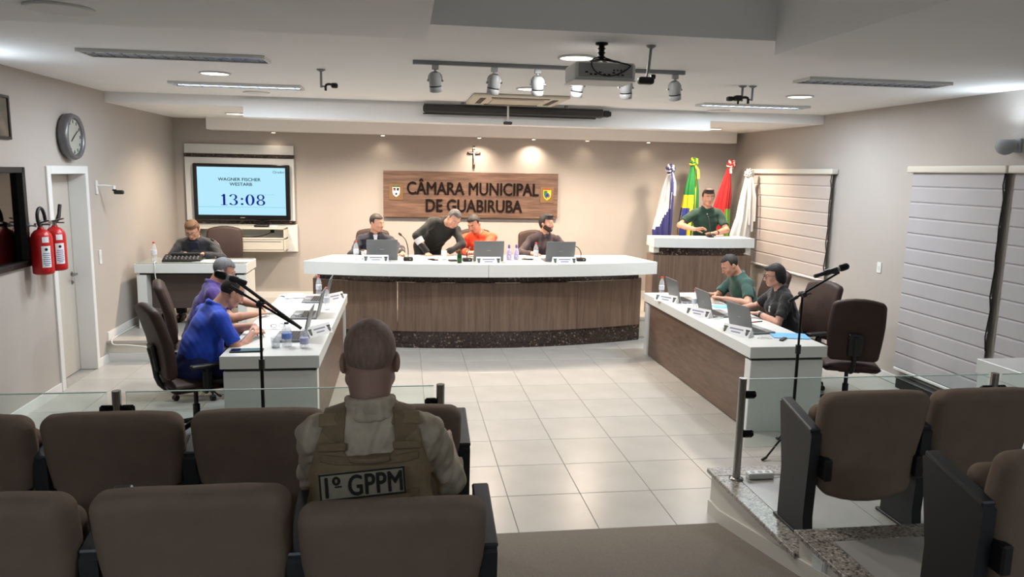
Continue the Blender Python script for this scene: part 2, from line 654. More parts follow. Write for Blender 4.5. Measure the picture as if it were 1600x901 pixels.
# stepped seating platforms either side of the carpeted aisle
def platform(name, x0, x1, edge, z2):
    tiers = [(3.34, 4.45, .30 if edge == x0 else .29), (2.20, 3.34, z2), (YF, 2.20, .60)]
    p = struct(boxes(name, M_OFFWHITE, [(x0, x1, a, c, -.05, z - .03) for a, c, z in tiers]))
    for k, (a, c, z) in enumerate(tiers):
        g = 0.11
        fr = (x0 - (.025 if edge == x0 else 0), x1 + (.025 if edge == x1 else 0), c - g, c + .025, z - .03, z)
        side = (edge - .025, edge + g, a, c - g, z - .03, z) if edge == x0 else (edge - g, edge + .025, a, c - g, z - .03, z)
        boxes('granite_edging', M_GRANITE, [fr, side], p, .004)
        n = 6
        xs = np.linspace(x0 + (g if edge == x0 else 0), x1 - (g if edge == x1 else 0), n + 1)
        for i in range(n):
            boxes('tile', M_TILE, [(xs[i] + .002, xs[i + 1] - .002, a + .002, c - g - .002, z - .03, z - .001)], p)
    bx = (edge - .015, edge) if edge == x0 else (edge, edge + .015)
    b = B()
    ys = (4.45, 4.29, 2.2, YF)
    zz = lambda y: max(0, min(.42, .2 * (4.29 - y)))
    for ya, yb2 in zip(ys, ys[1:]):
        za, zb = zz(ya), zz(yb2)
        v = [(bx[0], ya, za - .03), (bx[1], ya, za - .03), (bx[0], ya, za + .09), (bx[1], ya, za + .09),
             (bx[0], yb2, zb - .03), (bx[1], yb2, zb - .03), (bx[0], yb2, zb + .09), (bx[1], yb2, zb + .09)]
        b.add(v, [(0, 1, 3, 2), (4, 6, 7, 5), (0, 4, 5, 1), (2, 3, 7, 6), (0, 2, 6, 4), (1, 5, 7, 3)])
    b.out('baseboard', M_OFFWHITE, p)
    return p


plat_r = platform('seating_platform', 2.0, XR, 2.0, .42)
plat_l = platform('seating_platform', XL, 0.30, 0.30, .40)

# carpeted aisle ramp between the platforms
b = B()
prof = [(4.29, -.02), (4.29, .004), (2.2, .42), (YF, .42), (YF, -.02)]
b.prism([(y, z) for y, z in prof][::-1], 0.30, 2.0, R=Matrix(((0, 0, 1), (1, 0, 0), (0, 1, 0))))
struct(b.out('aisle_ramp', M_CARPET))

# door on the left wall, leaf set back in the wall
door = struct(boxes('door_1', mat('door_leaf', (0.72, 0.70, 0.665), 0.45, noise=0.015, scale=3), [(XL - .20, XL - .16, DY0 + .006, DY1 - .006, .004, DZ - .006)]))
boxes('door_frame', M_TRIMW, [(XL - .205, XL + .02, DY0 - .075, DY0 + .004, 0, DZ + .075), (XL - .205, XL + .02, DY1 - .004, DY1 + .06, 0, DZ + .075), (XL - .205, XL + .02, DY0, DY1, DZ - .004, DZ + .075)], door, .004)
boxes('door_stop', mat('door_leaf', (0.7, 0.68, 0.64)), [(XL - .16, XL - .15, DY1 - .015, DY1, 0, DZ), (XL - .16, XL - .15, DY0, DY0 + .015, 0, DZ)], door)
b = B(); b.cyl((XL - .16, DY1 - .07, 1.05), (XL - .10, DY1 - .07, 1.05), .011); b.tube([(XL - .105, DY1 - .07, 1.05), (XL - .10, DY1 - .1, 1.05), (XL - .10, DY1 - .19, 1.045)], .010)
hd = b.out('door_handle', M_CHROME, door)
b = B(); b.cyl((XL - .16, DY1 - .07, 1.05), (XL - .153, DY1 - .07, 1.05), .026); b.cyl((XL - .16, DY1 - .07, .96), (XL - .152, DY1 - .07, .96), .022); b.cyl((XL - .152, DY1 - .07, .96), (XL - .14, DY1 - .07, .96), .008)
b.out('lock_plate', M_CHROME, door)

# inner window on the left wall, dark frame and tinted pane
win = struct(boxes('window_1', mat('window_frame_dark', (0.09, 0.085, 0.08), 0.4), [
    (XL - .05, XL + .03, WY0 - .03, WY0 + .025, WZ0 - .03, WZ1 + .03), (XL - .05, XL + .03, WY1 - .025, WY1 + .03, WZ0 - .03, WZ1 + .03),
    (XL - .05, XL + .03, WY0, WY1, WZ0 - .03, WZ0 + .02), (XL - .05, XL + .03, WY0, WY1, WZ1 - .02, WZ1 + .03)], None, .004))
boxes('pane', glass_mat('window_glass', (0.62, 0.60, 0.57), 0.5, 0.01), [(XL - .03, XL - .022, WY0, WY1, WZ0, WZ1)], win)
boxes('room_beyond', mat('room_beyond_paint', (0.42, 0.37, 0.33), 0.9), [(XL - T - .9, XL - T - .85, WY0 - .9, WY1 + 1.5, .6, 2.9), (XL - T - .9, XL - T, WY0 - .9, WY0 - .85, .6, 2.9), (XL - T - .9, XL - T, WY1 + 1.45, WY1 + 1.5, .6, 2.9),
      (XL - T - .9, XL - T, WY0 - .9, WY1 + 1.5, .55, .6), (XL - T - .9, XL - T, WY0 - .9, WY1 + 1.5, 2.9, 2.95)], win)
boxes('door_recess_back', M_WALL, [(XL - T - .03, XL - T, DY0 - .1, DY1 + .1, -.05, 2.3)], door)


# ================================================================ CEILING FIXTURES
M_LED = emit_mat('lit_diffuser', (1.0, 0.95, 0.88), 5.0)
M_LEDW = emit_mat('lit_warm_lens', (1.0, 0.90, 0.75), 7.0)
M_TUBE = emit_mat('lit_fluorescent_tube', (0.84, 0.92, 1.0), 5.0)
M_TUBEOFF = mat('unlit_tube', (0.80, 0.83, 0.88), 0.3)
M_ALU = mat('polished_louvre', (0.70, 0.72, 0.75), 0.25, metal=0.85)
M_GRILLE = mat('speaker_grille', (0.60, 0.59, 0.56), 0.7, noise=0.12, scale=240)


def downlight(label, x, y, z, power=None, r=0.118, col=NEUTRAL, spot=False):
    t = thing('ceiling_downlight', label, 'ceiling light', (x, y, z), 0, 'round recessed ceiling lights')
    b = B(); b.lathe([(r, -.001), (r + .014, -.002), (r + .014, -.012), (r, -.014), (r - .004, -.006)], 28)
    b.out('trim_ring', M_TRIMW, t)
    b = B(); b.lathe([(r - .002, -.008), (r - .002, -.004)], 28)
    b.out('lens', M_LED, t)
    if spot:
        lamp('downlight_lamp', 'SPOT', power, col, (0, 0, -.02), t, size=r * .8, spot=2.62, blend=.75, direction=(0, 0, -1))
        return t
    lamp('downlight_lamp', 'AREA', P_DOWN if power is None else power, col, (0, 0, -.02), t, size=r * 1.8, direction=(0, 0, -1))
    return t


downlight('lit round ceiling light between the two louvred troffers on the left', -1.62, 7.0, ZC)
downlight('lit round ceiling light beside the projector, largest of the round lights', 1.19, 5.28, ZC)
downlight('lit round ceiling light behind the track spots, above the air conditioner', 1.20, 7.32, ZC, 46)
downlight('lit round ceiling light between the two louvred troffers on the right', 3.87, 7.13, ZC)
downlight('lit round light in the lower ceiling above the television panel', -2.17, 10.39, 2.885, P_BENCH * .7, col=WARM, spot=True)
downlight('lit round light in the lower ceiling above the flags', 4.44, 10.55, 2.885, P_BENCH * .7, col=WARM, spot=True)

for x_, w_ in ((-.35, 'left of the crucifix'), (1.13, 'in front of the crucifix'), (2.62, 'right of the crucifix')):
    downlight('lit round light in the lower ceiling over the bench, ' + w_, x_, 10.35, 2.885, P_BENCH, col=WARM, spot=True)


def speaker(label, x, y, z, r=.14):
    t = thing('ceiling_speaker', label, 'speaker', (x, y, z), 0, 'round ceiling speakers')
    b = B(); b.lathe([(r - .012, -.001), (r, -.001), (r, -.01), (r - .012, -.012)], 28); b.out('rim', M_TRIMW, t)
    b = B(); b.lathe([(.002, -.012), (r - .02, -.010), (r - .012, -.004)], 28); b.out('grille', M_GRILLE, t)


speaker('round grey speaker grille in the ceiling at the upper left, nearest of the three', -1.60, 3.94, 2.92, .15)
speaker('round beige speaker grille in the ceiling behind the lit left troffer', -1.58, 8.65, ZC)
speaker('round beige speaker grille in the ceiling behind the lit right troffer', 3.82, 8.98, ZC)


def troffer(label, x0, x1, y0, y1, lit, z=ZC, power=None):
    cx, cy, w, d = (x0 + x1) / 2, (y0 + y1) / 2, x1 - x0, y1 - y0
    t = thing('louvred_troffer', label, 'ceiling light', (cx, cy, z), 0, 'louvred fluorescent troffers')
    b = B()
    for sx in (-1, 1):
        b.box((sx * (w / 2 - .008), 0, -.012), (.016, d, .022))
    for sy in (-1, 1):
        b.box((0, sy * (d / 2 - .008), -.012), (w - .032, .016, .022))
    b.out('frame', M_TRIMW, t)
    b = B(); b.box((0, 0, -.002), (w - .03, d - .03, .003)); b.out('reflector', M_ALU, t)
    b = B(); b.prism([(-.02, 0), (.02, 0), (0, -.014)][::-1], -w / 2 + .02, w / 2 - .02, R=Matrix(((0, 0, 1), (1, 0, 0), (0, 1, 0))), at=(0, 0, -.003)); b.out('ridge', M_ALU, t)
    for sy in (-1, 1):
        b = B(); b.cyl((-w / 2 + .04, sy * d / 4, -.009), (w / 2 - .04, sy * d / 4, -.009), .006, n=10)
        b.out('tube', M_TUBE if lit else M_TUBEOFF, t)
    n = 13; first = None
    for i in range(n):
        if first is None:
            b = B(); b.box((0, 0, -.013), (.003, d - .034, .014)); first = b.out('slat', M_ALU, t); o = first
        else:
            o = first.copy(); COL.objects.link(o)
        o.location = (-w / 2 + .03 + (w - .06) * (i + .5) / n, 0, 0)
    if lit:
        lamp('troffer_lamp', 'AREA', P_LOUVRE if power is None else power, COOL, (0, 0, -.03), t, size=(w * .95, d * .9), direction=(0, 0, -1), shape='RECTANGLE')


troffer('unlit louvred fluorescent troffer at the front left of the ceiling', -2.28, -1.0, 5.82, 6.11, False)
troffer('bluish lit louvred troffer on the left, in front of the small beige speaker', -2.24, -1.0, 7.78, 8.07, True)
troffer('unlit louvred fluorescent troffer at the front right of the ceiling', 3.20, 4.46, 5.76, 6.03, False)
troffer('bluish lit louvred troffer on the right, behind the pair of hanging cameras', 3.27, 4.52, 8.07, 8.34, True)

troffer('unseen louvred troffer added above the rear left seats to brighten the seat backs', -2.24, -1.0, -1.3, -1.02, True, 2.92, P_REAR_FILL)  # added pair behind the camera, fill light for seats and uniformed man
troffer('unseen louvred troffer added above the rear right seats to brighten the seat backs', 3.27, 4.52, -1.3, -1.02, True, 2.92, P_REAR_FILL)

# track with six spotlights
t = thing('spotlight_track', 'long grey ceiling track carrying six small spotlights', 'light track', (1.11, 5.75, ZC))
b = B(); b.box((0, 0, -.014), (2.06, .036, .028), .003); b.out('rail', M_GREYP, t)
b = B()
for sx in (-1, 1): b.box((sx * 1.035, 0, -.014), (.02, .04, .03), .003)
b.out('end_cap', M_GREYP, t)
M_SPOT = mat('spotlight_grey', (0.66, 0.67, 0.68), 0.45)
spot_lab = ['first track spotlight, at the free left end of the track', 'second track spotlight from the left, with a twisted bracket above the air conditioner',
            'third track spotlight from the left, in front of the lit round light', 'fourth track spotlight from the left, below the left edge of the projector',
            'fifth track spotlight from the left, below the right edge of the projector', 'last track spotlight, at the right end of the track past the hanging camera']
for i, x in enumerate((.23, .67, 1.0, 1.31, 1.69, 2.08)):
    s = thing('track_spotlight', spot_lab[i], 'spotlight', (x, 5.75, ZC), 0, 'spotlights on the ceiling track')
    b = B(); b.box((0, 0, -.045), (.05, .03, .035), .004); b.cyl((0, 0, -.06), (0, 0, -.075), .010); b.out('adapter', M_SPOT, s)
    tilt = Matrix.Rotation((-.10, .12, -.03, .10, -.12, -.2)[i], 3, 'Y') @ Matrix.Rotation(.22, 3, 'X')
    b = B(); b.tube([(-.052, 0, -.14), (-.048, 0, -.10), (-.02, 0, -.076), (.02, 0, -.076), (.048, 0, -.10), (.052, 0, -.14)], .0035, 6, 1)
    b.cyl((-.06, 0, -.14), (-.046, 0, -.14), .008); b.cyl((.046, 0, -.14), (.06, 0, -.14), .008); b.out('yoke', M_CHROME, s)
    hb = B(); hb.lathe([(.034, -.085), (.046, -.08), (.047, -.045), (.045, -.043), (.045, -.036), (.047, -.034), (.047, .03), (.036, .05), (.034, .058)], 22, (0, 0, -.14), R=tilt)
    hd = hb.out('head', M_SPOT, s)
    lb = B(); lb.lathe([(.0465, -.045), (.0465, -.036)], 22, (0, 0, -.14), R=tilt); lb.out('dark_band', M_BLACK, hd)
    lb = B(); lb.lathe([(.035, -.083), (.035, -.079)], 20, (0, 0, -.14), R=tilt); lb.out('lens', M_TUBEOFF, hd)

# ceiling projector
t = thing('ceiling_projector', 'grey projector hanging from a black ceiling pole with looped cables', 'projector', (1.21, 4.68, ZC))
b = B(); b.lathe([(.04, -.001), (.04, -.012), (.018, -.018), (.018, -.105)][::-1], 14)
for k in (-.035, -.06, -.085): b.lathe([(.018, k - .006), (.027, k), (.018, k + .006)], 14)
b.out('pole', M_BLACKM, t)
b = B()
for sx in (-1, 1):
    for sy in (-1, 1):
        b.tube([(0, 0, -.10), (sx * .05, sy * .05, -.112), (sx * .09, sy * .10, -.128)], .007, 6)
b.out('mount_arm', M_BLACKM, t)
b = B(); b.pad((0, .03, -.182), (.38, .30, .105), .02, 3, cuts=(1, 1, 1)); body = b.out('body', mat('projector_body', (0.82, 0.82, 0.81), 0.5), t)
b = B(); b.box((0, -.122, -.180), (.335, .006, .082), .002); pn = b.out('rear_panel', mat('projector_panel', (0.62, 0.62, 0.62), 0.5), body)
b = B()
for k in range(9): b.box((-.12 + .028 * k, -.126, -.205 + (.012 if k % 3 == 0 else 0)), (.016, .004, .010))
for k in range(4): b.cyl((.05 + .022 * k, -.127, -.178), (.05 + .022 * k, -.123, -.178), .006, n=8)
b.out('sockets', M_BLACK, body)
b = B(); b.box((0, .03, -.236), (.385, .29, .008), .003); b.out('base_plate', M_TRIMW, body)
b = B(); b.cyl((-.09, .17, -.185), (-.09, .205, -.185), .045, .04); b.out('lens_barrel', M_BLACK, body)
b = B(); b.tube([(-.02, -.01, -.09), (-.08, -.10, -.11), (-.10, -.15, -.16), (-.06, -.16, -.21), (.03, -.15, -.22), (.12, -.14, -.18), (.15, -.135, -.15)], .0045, 6, 2)
b.tube([(.02, -.01, -.09), (.07, -.10, -.125), (.12, -.14, -.14), (.15, -.14, -.15)], .0045, 6, 2); b.out('cable', M_BLACK, t)


def hang_cam(name, label, x, y, drop, side, big=1.0, two=False):
    t = thing(name, label, 'camera', (x, y, ZC), 0, 'cameras on ceiling poles')
    b = B(); b.lathe([(.012, -.02), (.035, -.008), (.035, -.001)], 16); b.cyl((0, 0, -.01), (0, 0, -drop), .010, n=10)
    b.cyl((0, 0, -drop + .01), (side * .035, 0, -drop + .01), .007, n=8); b.out('pole', M_GREYP, t)
    b = B(); b.tube([(side * .035, 0, -drop - .025), (side * .035, 0, -drop + .02), (side * .06, 0, -drop + .03), (side * .09, .01, -drop + .025)], .010 * big, 8, 1)
    b.out('bracket', M_BLACK, t)
    b = B(); b.pad((side * .105 * big, .015, -drop + .02), (.055 * big, .06 * big, .04 * big), .014, 3); h = b.out('camera_head', M_BLACK, t)
    b = B(); b.cyl((side * .105 * big, .04 * big, -drop + .02), (side * .105 * big, .055 * big, -drop + .02), .014, n=12); b.out('lens', M_DARKGLASS, h)


hang_cam('hanging_camera', 'small black camera on a white ceiling pole beside the left troffer', -.67, 6.48, .145, 1)
t = thing('hanging_camera', 'black camera on a grey ceiling pole just right of the projector', 'camera', (1.53, 4.69, ZC), 0, 'cameras on ceiling poles')
b = B(); b.lathe([(.012, -.02), (.03, -.008), (.03, -.001)], 16); b.cyl((0, 0, -.01), (-.012, 0, -.15), .010, n=10); b.tube([(-.012, 0, -.14), (-.02, -.01, -.165), (-.02, 0, -.19)], .006, 6); b.out('pole', M_GREYP, t)
b = B(); b.pad((-.025, 0, -.215), (.10, .06, .045), .016, 3); b.pad((.02, 0, -.19), (.03, .03, .03), .008, 2); h = b.out('camera_head', M_BLACK, t)
b = B(); b.cyl((-.04, .03, -.215), (-.04, .045, -.215), .015, n=12); b.out('lens', M_DARKGLASS, h)
hang_cam('hanging_camera', 'black camera on the left one of two close ceiling poles above the right desk', 2.98, 6.5, .135, -1)
hang_cam('hanging_camera', 'black camera on the right one of two close ceiling poles above the right desk', 3.065, 6.48, .13, -1, 1.2)
t = thing('hanging_camera', 'tiny black camera under a white pole in front of the rolled projection screen', 'camera', (1.2, 8.86, ZC), 0, 'cameras on ceiling poles')
b = B(); b.cyl((0, 0, -.001), (0, 0, -.215), .012, n=10); b.lathe([(.014, -.012), (.03, -.001)], 14); b.out('pole', M_TRIMW, t)
b = B(); b.pad((0, 0, -.235), (.10, .06, .035), .014, 3); h = b.out('camera_head', M_BLACK, t)
b = B(); b.cyl((0, .03, -.235), (0, .042, -.235), .012, n=10); b.out('lens', M_DARKGLASS, h)

# cassette air conditioner
t = thing('ceiling_air_conditioner', 'cream cassette air conditioner flush in the ceiling behind the track', 'air conditioner', (1.22, 8.40, ZC))
b = B(); b.box((0, 0, -.016), (1.02, 1.02, .032), .012); b.out('cover', mat('cassette_cream', (0.80, 0.77, 0.70), 0.5), t)
b = B(); b.box((0, 0, -.036), (.55, .55, .010), .003); b.out('intake_grille', mat('cassette_grille', (0.74, 0.71, 0.64), 0.6), t)
for k, (cx, cy, w, d) in enumerate(((0, -.39, .62, .06), (0, .39, .62, .06), (-.39, 0, .06, .62), (.39, 0, .06, .62))):
    b = B(); b.box((cx, cy, -.034), (w, d, .006), .001); b.out('vent_slot', M_GAP, t)

# rolled up projection screen
t = thing('projection_screen', 'rolled up projection screen in a long dark case under the ceiling', 'projection screen', (1.30, 9.0, ZC))
b = B(); b.pad((0, 0, -.085), (2.16, .11, .10), .035, 3, cuts=(1, 1, 1)); b.out('case', mat('screen_case_dark', (0.16, 0.15, 0.15), 0.5), t)
b = B()
for sx in (-.62, .62): b.box((sx, 0, -.02), (.03, .06, .04))
b.box((0, 0, -.034), (2.14, .05, .008)); b.out('hanger', M_GREYP, t)
b = B(); b.box((1.11, 0, -.085), (.07, .09, .075), .008); b.cyl((1.14, 0, -.085), (1.17, 0, -.085), .03); b.out('motor_end', M_BLACK, t)
b = B(); b.box((-.05, -.02, -.145), (2.06, .02, .016), .004); b.out('bottom_bar', M_BLACK, t)

# wash spots under the rear soffit
M_WASHB = mat('wash_spot_white', (0.8, 0.8, 0.78), 0.4)
wash = [(-1.88, 0.2, 'under the soffit above the television panel'), (-.31, 0.3, 'under the soffit above the left end of the sign'),
        (1.12, 3.2, 'under the soffit above the crucifix'), (1.96, 2.8, 'under the soffit above the right half of the sign'),
        (2.80, 0.25, 'under the soffit right of the sign'), (3.78, 0.2, 'under the soffit left of the flags')]
for x, k, where in wash:
    t = thing('wash_spotlight', 'tiny lit spotlight ' + where, 'spotlight', (x, 11.44 if 1 < x < 1.5 else 11.5, 2.72), 0, 'small spotlights under the rear soffit')
    b = B(); b.lathe([(.030, -.022), (.036, -.02), (.036, -.001)], 16); b.out('housing', M_WASHB, t)
    b = B(); b.lathe([(.026, -.0245), (.026, -.0215)], 16); b.out('lens', M_LEDW, t)
    lamp('wash_lamp', 'SPOT', P_WASH * k, WARM, (0, 0, -.03), t, size=.02, spot=2.3, blend=1.0, direction=(0, .10, -1))


# wall uplights
def uplight(label, x, y, z, sx):
    t = thing('wall_uplight', label, 'wall lamp', (x, y, z), 0, 'round wall uplights')
    b = B(); b.box((-sx * .012, 0, 0), (.024, .09, .12), .006); b.cyl((0, 0, 0), (sx * .06, 0, 0), .015); b.out('bracket', M_GREYP, t)
    b = B()
    prof = [(.085 * math.cos(a), .085 * math.sin(a)) for a in np.linspace(-PI / 2 + .05, .55, 9)]
    b.lathe(prof + [(.066, .042), (.05, .02), (.01, .01)], 22, (sx * .10, 0, 0)); b.out('bowl', M_GREYP, t)
    b = B(); b.lathe([(.06, .034), (.05, .040), (.004, .044)], 20, (sx * .10, 0, 0)); b.out('lens', M_TUBE, t)
    lamp('uplight_lamp', 'SPOT', P_UP, COOL, (sx * .10, 0, .055), t, size=.05, spot=2.9, blend=.8, direction=(sx * .6, 0, 1))


uplight('round grey wall lamp lit on top, at the far right edge above the blinds', XR - .024, 5.98, 2.52, -1)
uplight('round grey wall lamp on the left wall, beyond the left edge of the picture', XL + .024, 6.1, 2.52, 1)

# ================================================================ THINGS ON THE WALLS
R_LEFT = Matrix(((0, 0, 1), (1, 0, 0), (0, 1, 0)))      # local (x, y, z) -> wall (along y, up, out of the left wall)
t = thing('wall_clock', 'round steel wall clock with a thick dark rim above the door', 'clock', (XL, 8.10, 2.46))
b = B(); b.lathe([(.20, 0), (.225, .03), (.228, .07), (.215, .10), (.19, .105), (.175, .085), (.172, .07)], 36, R=R_LEFT); b.out('rim', mat('clock_rim_steel', (0.42, 0.42, 0.43), 0.35, metal=0.5), t)
b = B(); b.lathe([(.1745, .0715), (.1745, .074)], 36, R=R_LEFT); b.out('face', mat('clock_face_silver', (0.60, 0.60, 0.57), 0.45, metal=0, noise=.05, scale=3), t)
for k in range(12):
    a = k * PI / 6
    b = B(); b.box((.0755, .148 * math.sin(a), .148 * math.cos(a)), (.003, .012, .03), R=None); b.out('hour_mark', M_BLACK, t)
for ln, an, w in ((.09, 2.2, .012), (.13, -1.0, .008)):
    b = B(); b.box((.078, 0, ln / 2 - .015), (.003, w, ln)); h = b.out('hand', M_BLACK, t); h.rotation_euler = (an, 0, 0)

t = thing('framed_picture', 'dark framed picture cut by the left edge, above the inner window', 'picture', (XL, 6.76, 2.57))
b = B()
for c, d in (((.012, 0, .17), (.024, .5, .025)), ((.012, 0, -.17), (.024, .5, .025)), ((.012, .2375, 0), (.024, .025, .32)), ((.012, -.2375, 0), (.024, .025, .32))): b.box(c, d, .003)
b.out('frame', mat('picture_frame_dark', (0.12, 0.10, 0.08), 0.4), t)
b = B(); b.box((.006, 0, 0), (.01, .455, .32)); b.out('picture_print', mat('aged_print', (0.42, 0.36, 0.28), 0.6, col2=(0.30, 0.27, 0.22), scale=9), t)


def extinguisher(label, y, flip):
    t = thing('fire_extinguisher', label, 'fire extinguisher', (XL + .125, y, 1.22), 0, 'red fire extinguishers on the left wall')
    b = B(); b.lathe([(.070, 0), (.084, .008), (.086, .03), (.086, .32), (.078, .355), (.055, .385), (.028, .40), (.024, .415)], 28); b.out('cylinder', M_RED, t)
    b = B(); b.cyl((0, 0, .41), (0, 0, .45), .02); b.box((.03, 0, .465), (.11, .022, .014), .004, R=Matrix.Rotation(-.25, 3, 'Y')); b.box((.035, 0, .44), (.10, .02, .012), .003); b.cyl((-.03, 0, .435), (-.045, 0, .435), .018); b.out('valve', M_CHROME, t)
    b = B(); b.box((-.105, 0, .44), (.015, .07, .05), .003); b.box((-.07, 0, .43), (.07, .05, .012), .003); b.out('wall_bracket', M_GREYP, t)
    b = B()
    if flip:
        b.tube([(0, 0, .44), (.01, .03, .45), (.02, .055, .50), (.02, .075, .56), (.02, .09, .60)], [.012, .012, .014, .017, .019, .016], 10, 1)
    else:
        b.tube([(0, .0, .44), (.02, -.05, .43), (.03, -.10, .45), (.03, -.12, .52), (.03, -.09, .585), (.03, -.03, .59), (.03, .015, .54), (.03, .03, .47)], .014, 10, 2)
    b.out('hose', M_BLACK, t)
    dirn = Vector((.80, -.60, 0))                         # the labels face the seats
    for (zc, h, w, nm) in ((.31, .05, .055, 'inspection_tag'), (.16, .19, .075, 'instruction_label')):
        b = B()
        a0 = math.atan2(-.72, .70); n = 6; da = w / .0865
        v = []; 
        for i in range(n + 1):
            a = a0 - da / 2 + da * i / n
            for zz in (zc - h / 2, zc + h / 2): v.append((.0872 * math.cos(a), .0872 * math.sin(a), zz))
        b.add(v, [(2 * i, 2 * i + 2, 2 * i + 3, 2 * i + 1) for i in range(n)], smooth=True)
        lb = b.out(nm, M_PAPER, t)
        if nm == 'instruction_label':
            c = B()
            for k, (dz, ww) in enumerate([(.03, .7), (.012, .8), (-.006, .65), (-.024, .8), (-.042, .75), (-.06, .8), (-.075, .5)]):
                v = []
                for i in range(n + 1):
                    a = a0 - da * ww / 2 + da * ww * i / n
                    for zz in (zc + dz - .003, zc + dz + .003): v.append((.0879 * math.cos(a), .0879 * math.sin(a), zz))
                c.add(v, [(2 * i, 2 * i + 2, 2 * i + 3, 2 * i + 1) for i in range(n)])
            c.cur = 1
            v = []
            for i in range(13):
                a = 2 * PI * i / 12
                v.append((.0884 * math.cos(a0 + .013 * math.cos(a) / .087), .0884 * math.sin(a0 + .013 * math.cos(a) / .087), zc + .065 + .013 * math.sin(a)))
            c.add(v, [tuple(range(12))])
            c.out('printing', [mat('label_ink_blue', (0.30, 0.40, 0.62), 0.8), M_BLACK], lb)


extinguisher('red fire extinguisher with a looped hose, nearer the inner window', 7.16, False)
extinguisher('red fire extinguisher with its hose sticking up, nearer the door', 7.43, True)

t = thing('wall_camera', 'small dark camera on a white wall arm right of the door', 'camera', (XL, 8.76, 1.95))
b = B(); b.box((.008, 0, 0), (.016, .045, .15), .004); b.out('wall_plate', M_TRIMW, t)
b = B(); b.tube([(.016, 0, .02), (.10, .03, .018), (.17, .04, .01)], .010, 8); b.cyl((.17, .04, .02), (.17, .04, -.02), .016); b.out('arm', M_TRIMW, t)
b = B(); b.box((.175, .04, -.03), (.04, .03, .02), .005); b.pad((.215, .05, -.052), (.10, .055, .045), .016, 3); b.out('camera_head', M_BLACK, t)


def plate(name, label, loc, R, cat='switch', h=.12, w=.075, dot=False):
    t = thing(name, label, cat, loc)
    b = B(); b.box((0, 0, .005), (w, h, .010), .003, R=None); o = b.out('cover_plate', M_TRIMW, t)
    o.rotation_euler = R.to_euler()
    b = B(); b.box((0, 0, .0115), (w * .4, h * .38, .005), .0015)
    o2 = b.out('rocker', M_GREYP if dot else M_WHITE, t); o2.rotation_euler = R.to_euler()


R_RIGHT = Matrix(((0, 0, -1), (-1, 0, 0), (0, 1, 0)))
R_BACK = Matrix(((1, 0, 0), (0, 0, -1), (0, 1, 0)))
plate('light_switch', 'white light switch on the left wall right of the door', (XL, 8.75, 1.19), R_LEFT, h=.155, w=.06)
plate('light_switch', 'white switch plate on the right wall between the two blinds', (XR, 7.74, 1.22), R_RIGHT)
plate('wall_socket', 'small white socket on the right wall beside the corner of the far blind', (XR, 8.62, .88), R_RIGHT, 'socket', .1, .07, True)

# roller blinds on the right wall
M_BLIND = mat('blind_fabric', (0.70, 0.66, 0.635), 0.85, noise=0.02, scale=4, bump=.05, bscale=200)
M_BLINDG = mat('blind_grey_fabric', (0.66, 0.65, 0.66), 0.85, noise=0.02, scale=4, bump=.05, bscale=200)


def blind(label, y0, y1, ztop, zbot, m, cord=True):
    t = thing('roller_blind', label, 'blind', (XR, (y0 + y1) / 2, ztop), 0, 'striped roller blinds on the right wall')
    w = y1 - y0
    b = B(); b.pad((-.05, 0, -.032), (.095, w, .068), .012, 3, cuts=(1, 1, 1)); b.out('valance', M_OFFWHITE, t)
    H = ztop - .05 - zbot - .03
    n = round(H / .165); first = None
    for k in range(n):
        h = H / n
        if first is None:
            b = B()
            v = []; prof = [(-.003, 0), (.006, .08), (.005, .5), (.004, .9), (-.004, 1.0)]
            for yy in (-w / 2 + .045, w / 2 - .045):
                for dx, u in prof: v.append((-.05 - dx, yy, -h * (1 - u)))
                for dx, u in prof[::-1]: v.append((-.046 - dx + .003, yy, -h * (1 - u)))
            q = len(prof) * 2
            b.add(v, [(i, (i + 1) % q, q + (i + 1) % q, q + i) for i in range(q)])
            first = b.out('slat', m, t); o = first
        else:
            o = first.copy(); COL.objects.link(o)
        o.location = (0, 0, -.05 - h * k)
    b = B(); b.box((-.05, 0, -.05 - H - .014), (.022, w - .085, .03), .006); b.out('bottom_bar', M_TRIMW, t)
    if cord:
        b = B()
        L = min(H * .95, 1.62)
        zs = np.linspace(-.05, -.05 - L, 14)
        b.tube([(-.075 - .006 * math.sin(k * 1.7), -w / 2 + .025 + .008 * math.sin(k * 2.3), z) for k, z in enumerate(zs)], .007, 6)
        b.out('pull_cord', M_BLACK, t)


blind('striped beige roller blind behind the white flag, farther of the blinds', 8.71, 10.98, 2.32, .90, M_BLIND)
blind('floor-length grey striped roller blind behind the empty office chair', 5.975, 7.30, 2.345, .17, M_BLINDG)
blind('grey striped roller blind at the right edge of the picture', 4.6, 5.955, 2.345, .17, M_BLINDG, False)
t = thing('wall_trunking', 'low dark box along the foot of the wall under the long grey blind', 'trunking', (XR - .05, 6.75, 0))
b = B(); b.box((0, 0, .05), (.09, .80, .10), .006); b.out('body', M_GAP, t)
b = B(); b.box((0, 0, .108), (.10, .82, .016), .004); b.out('lid', mat('trunking_lid', (.25, .25, .26), .5), t)

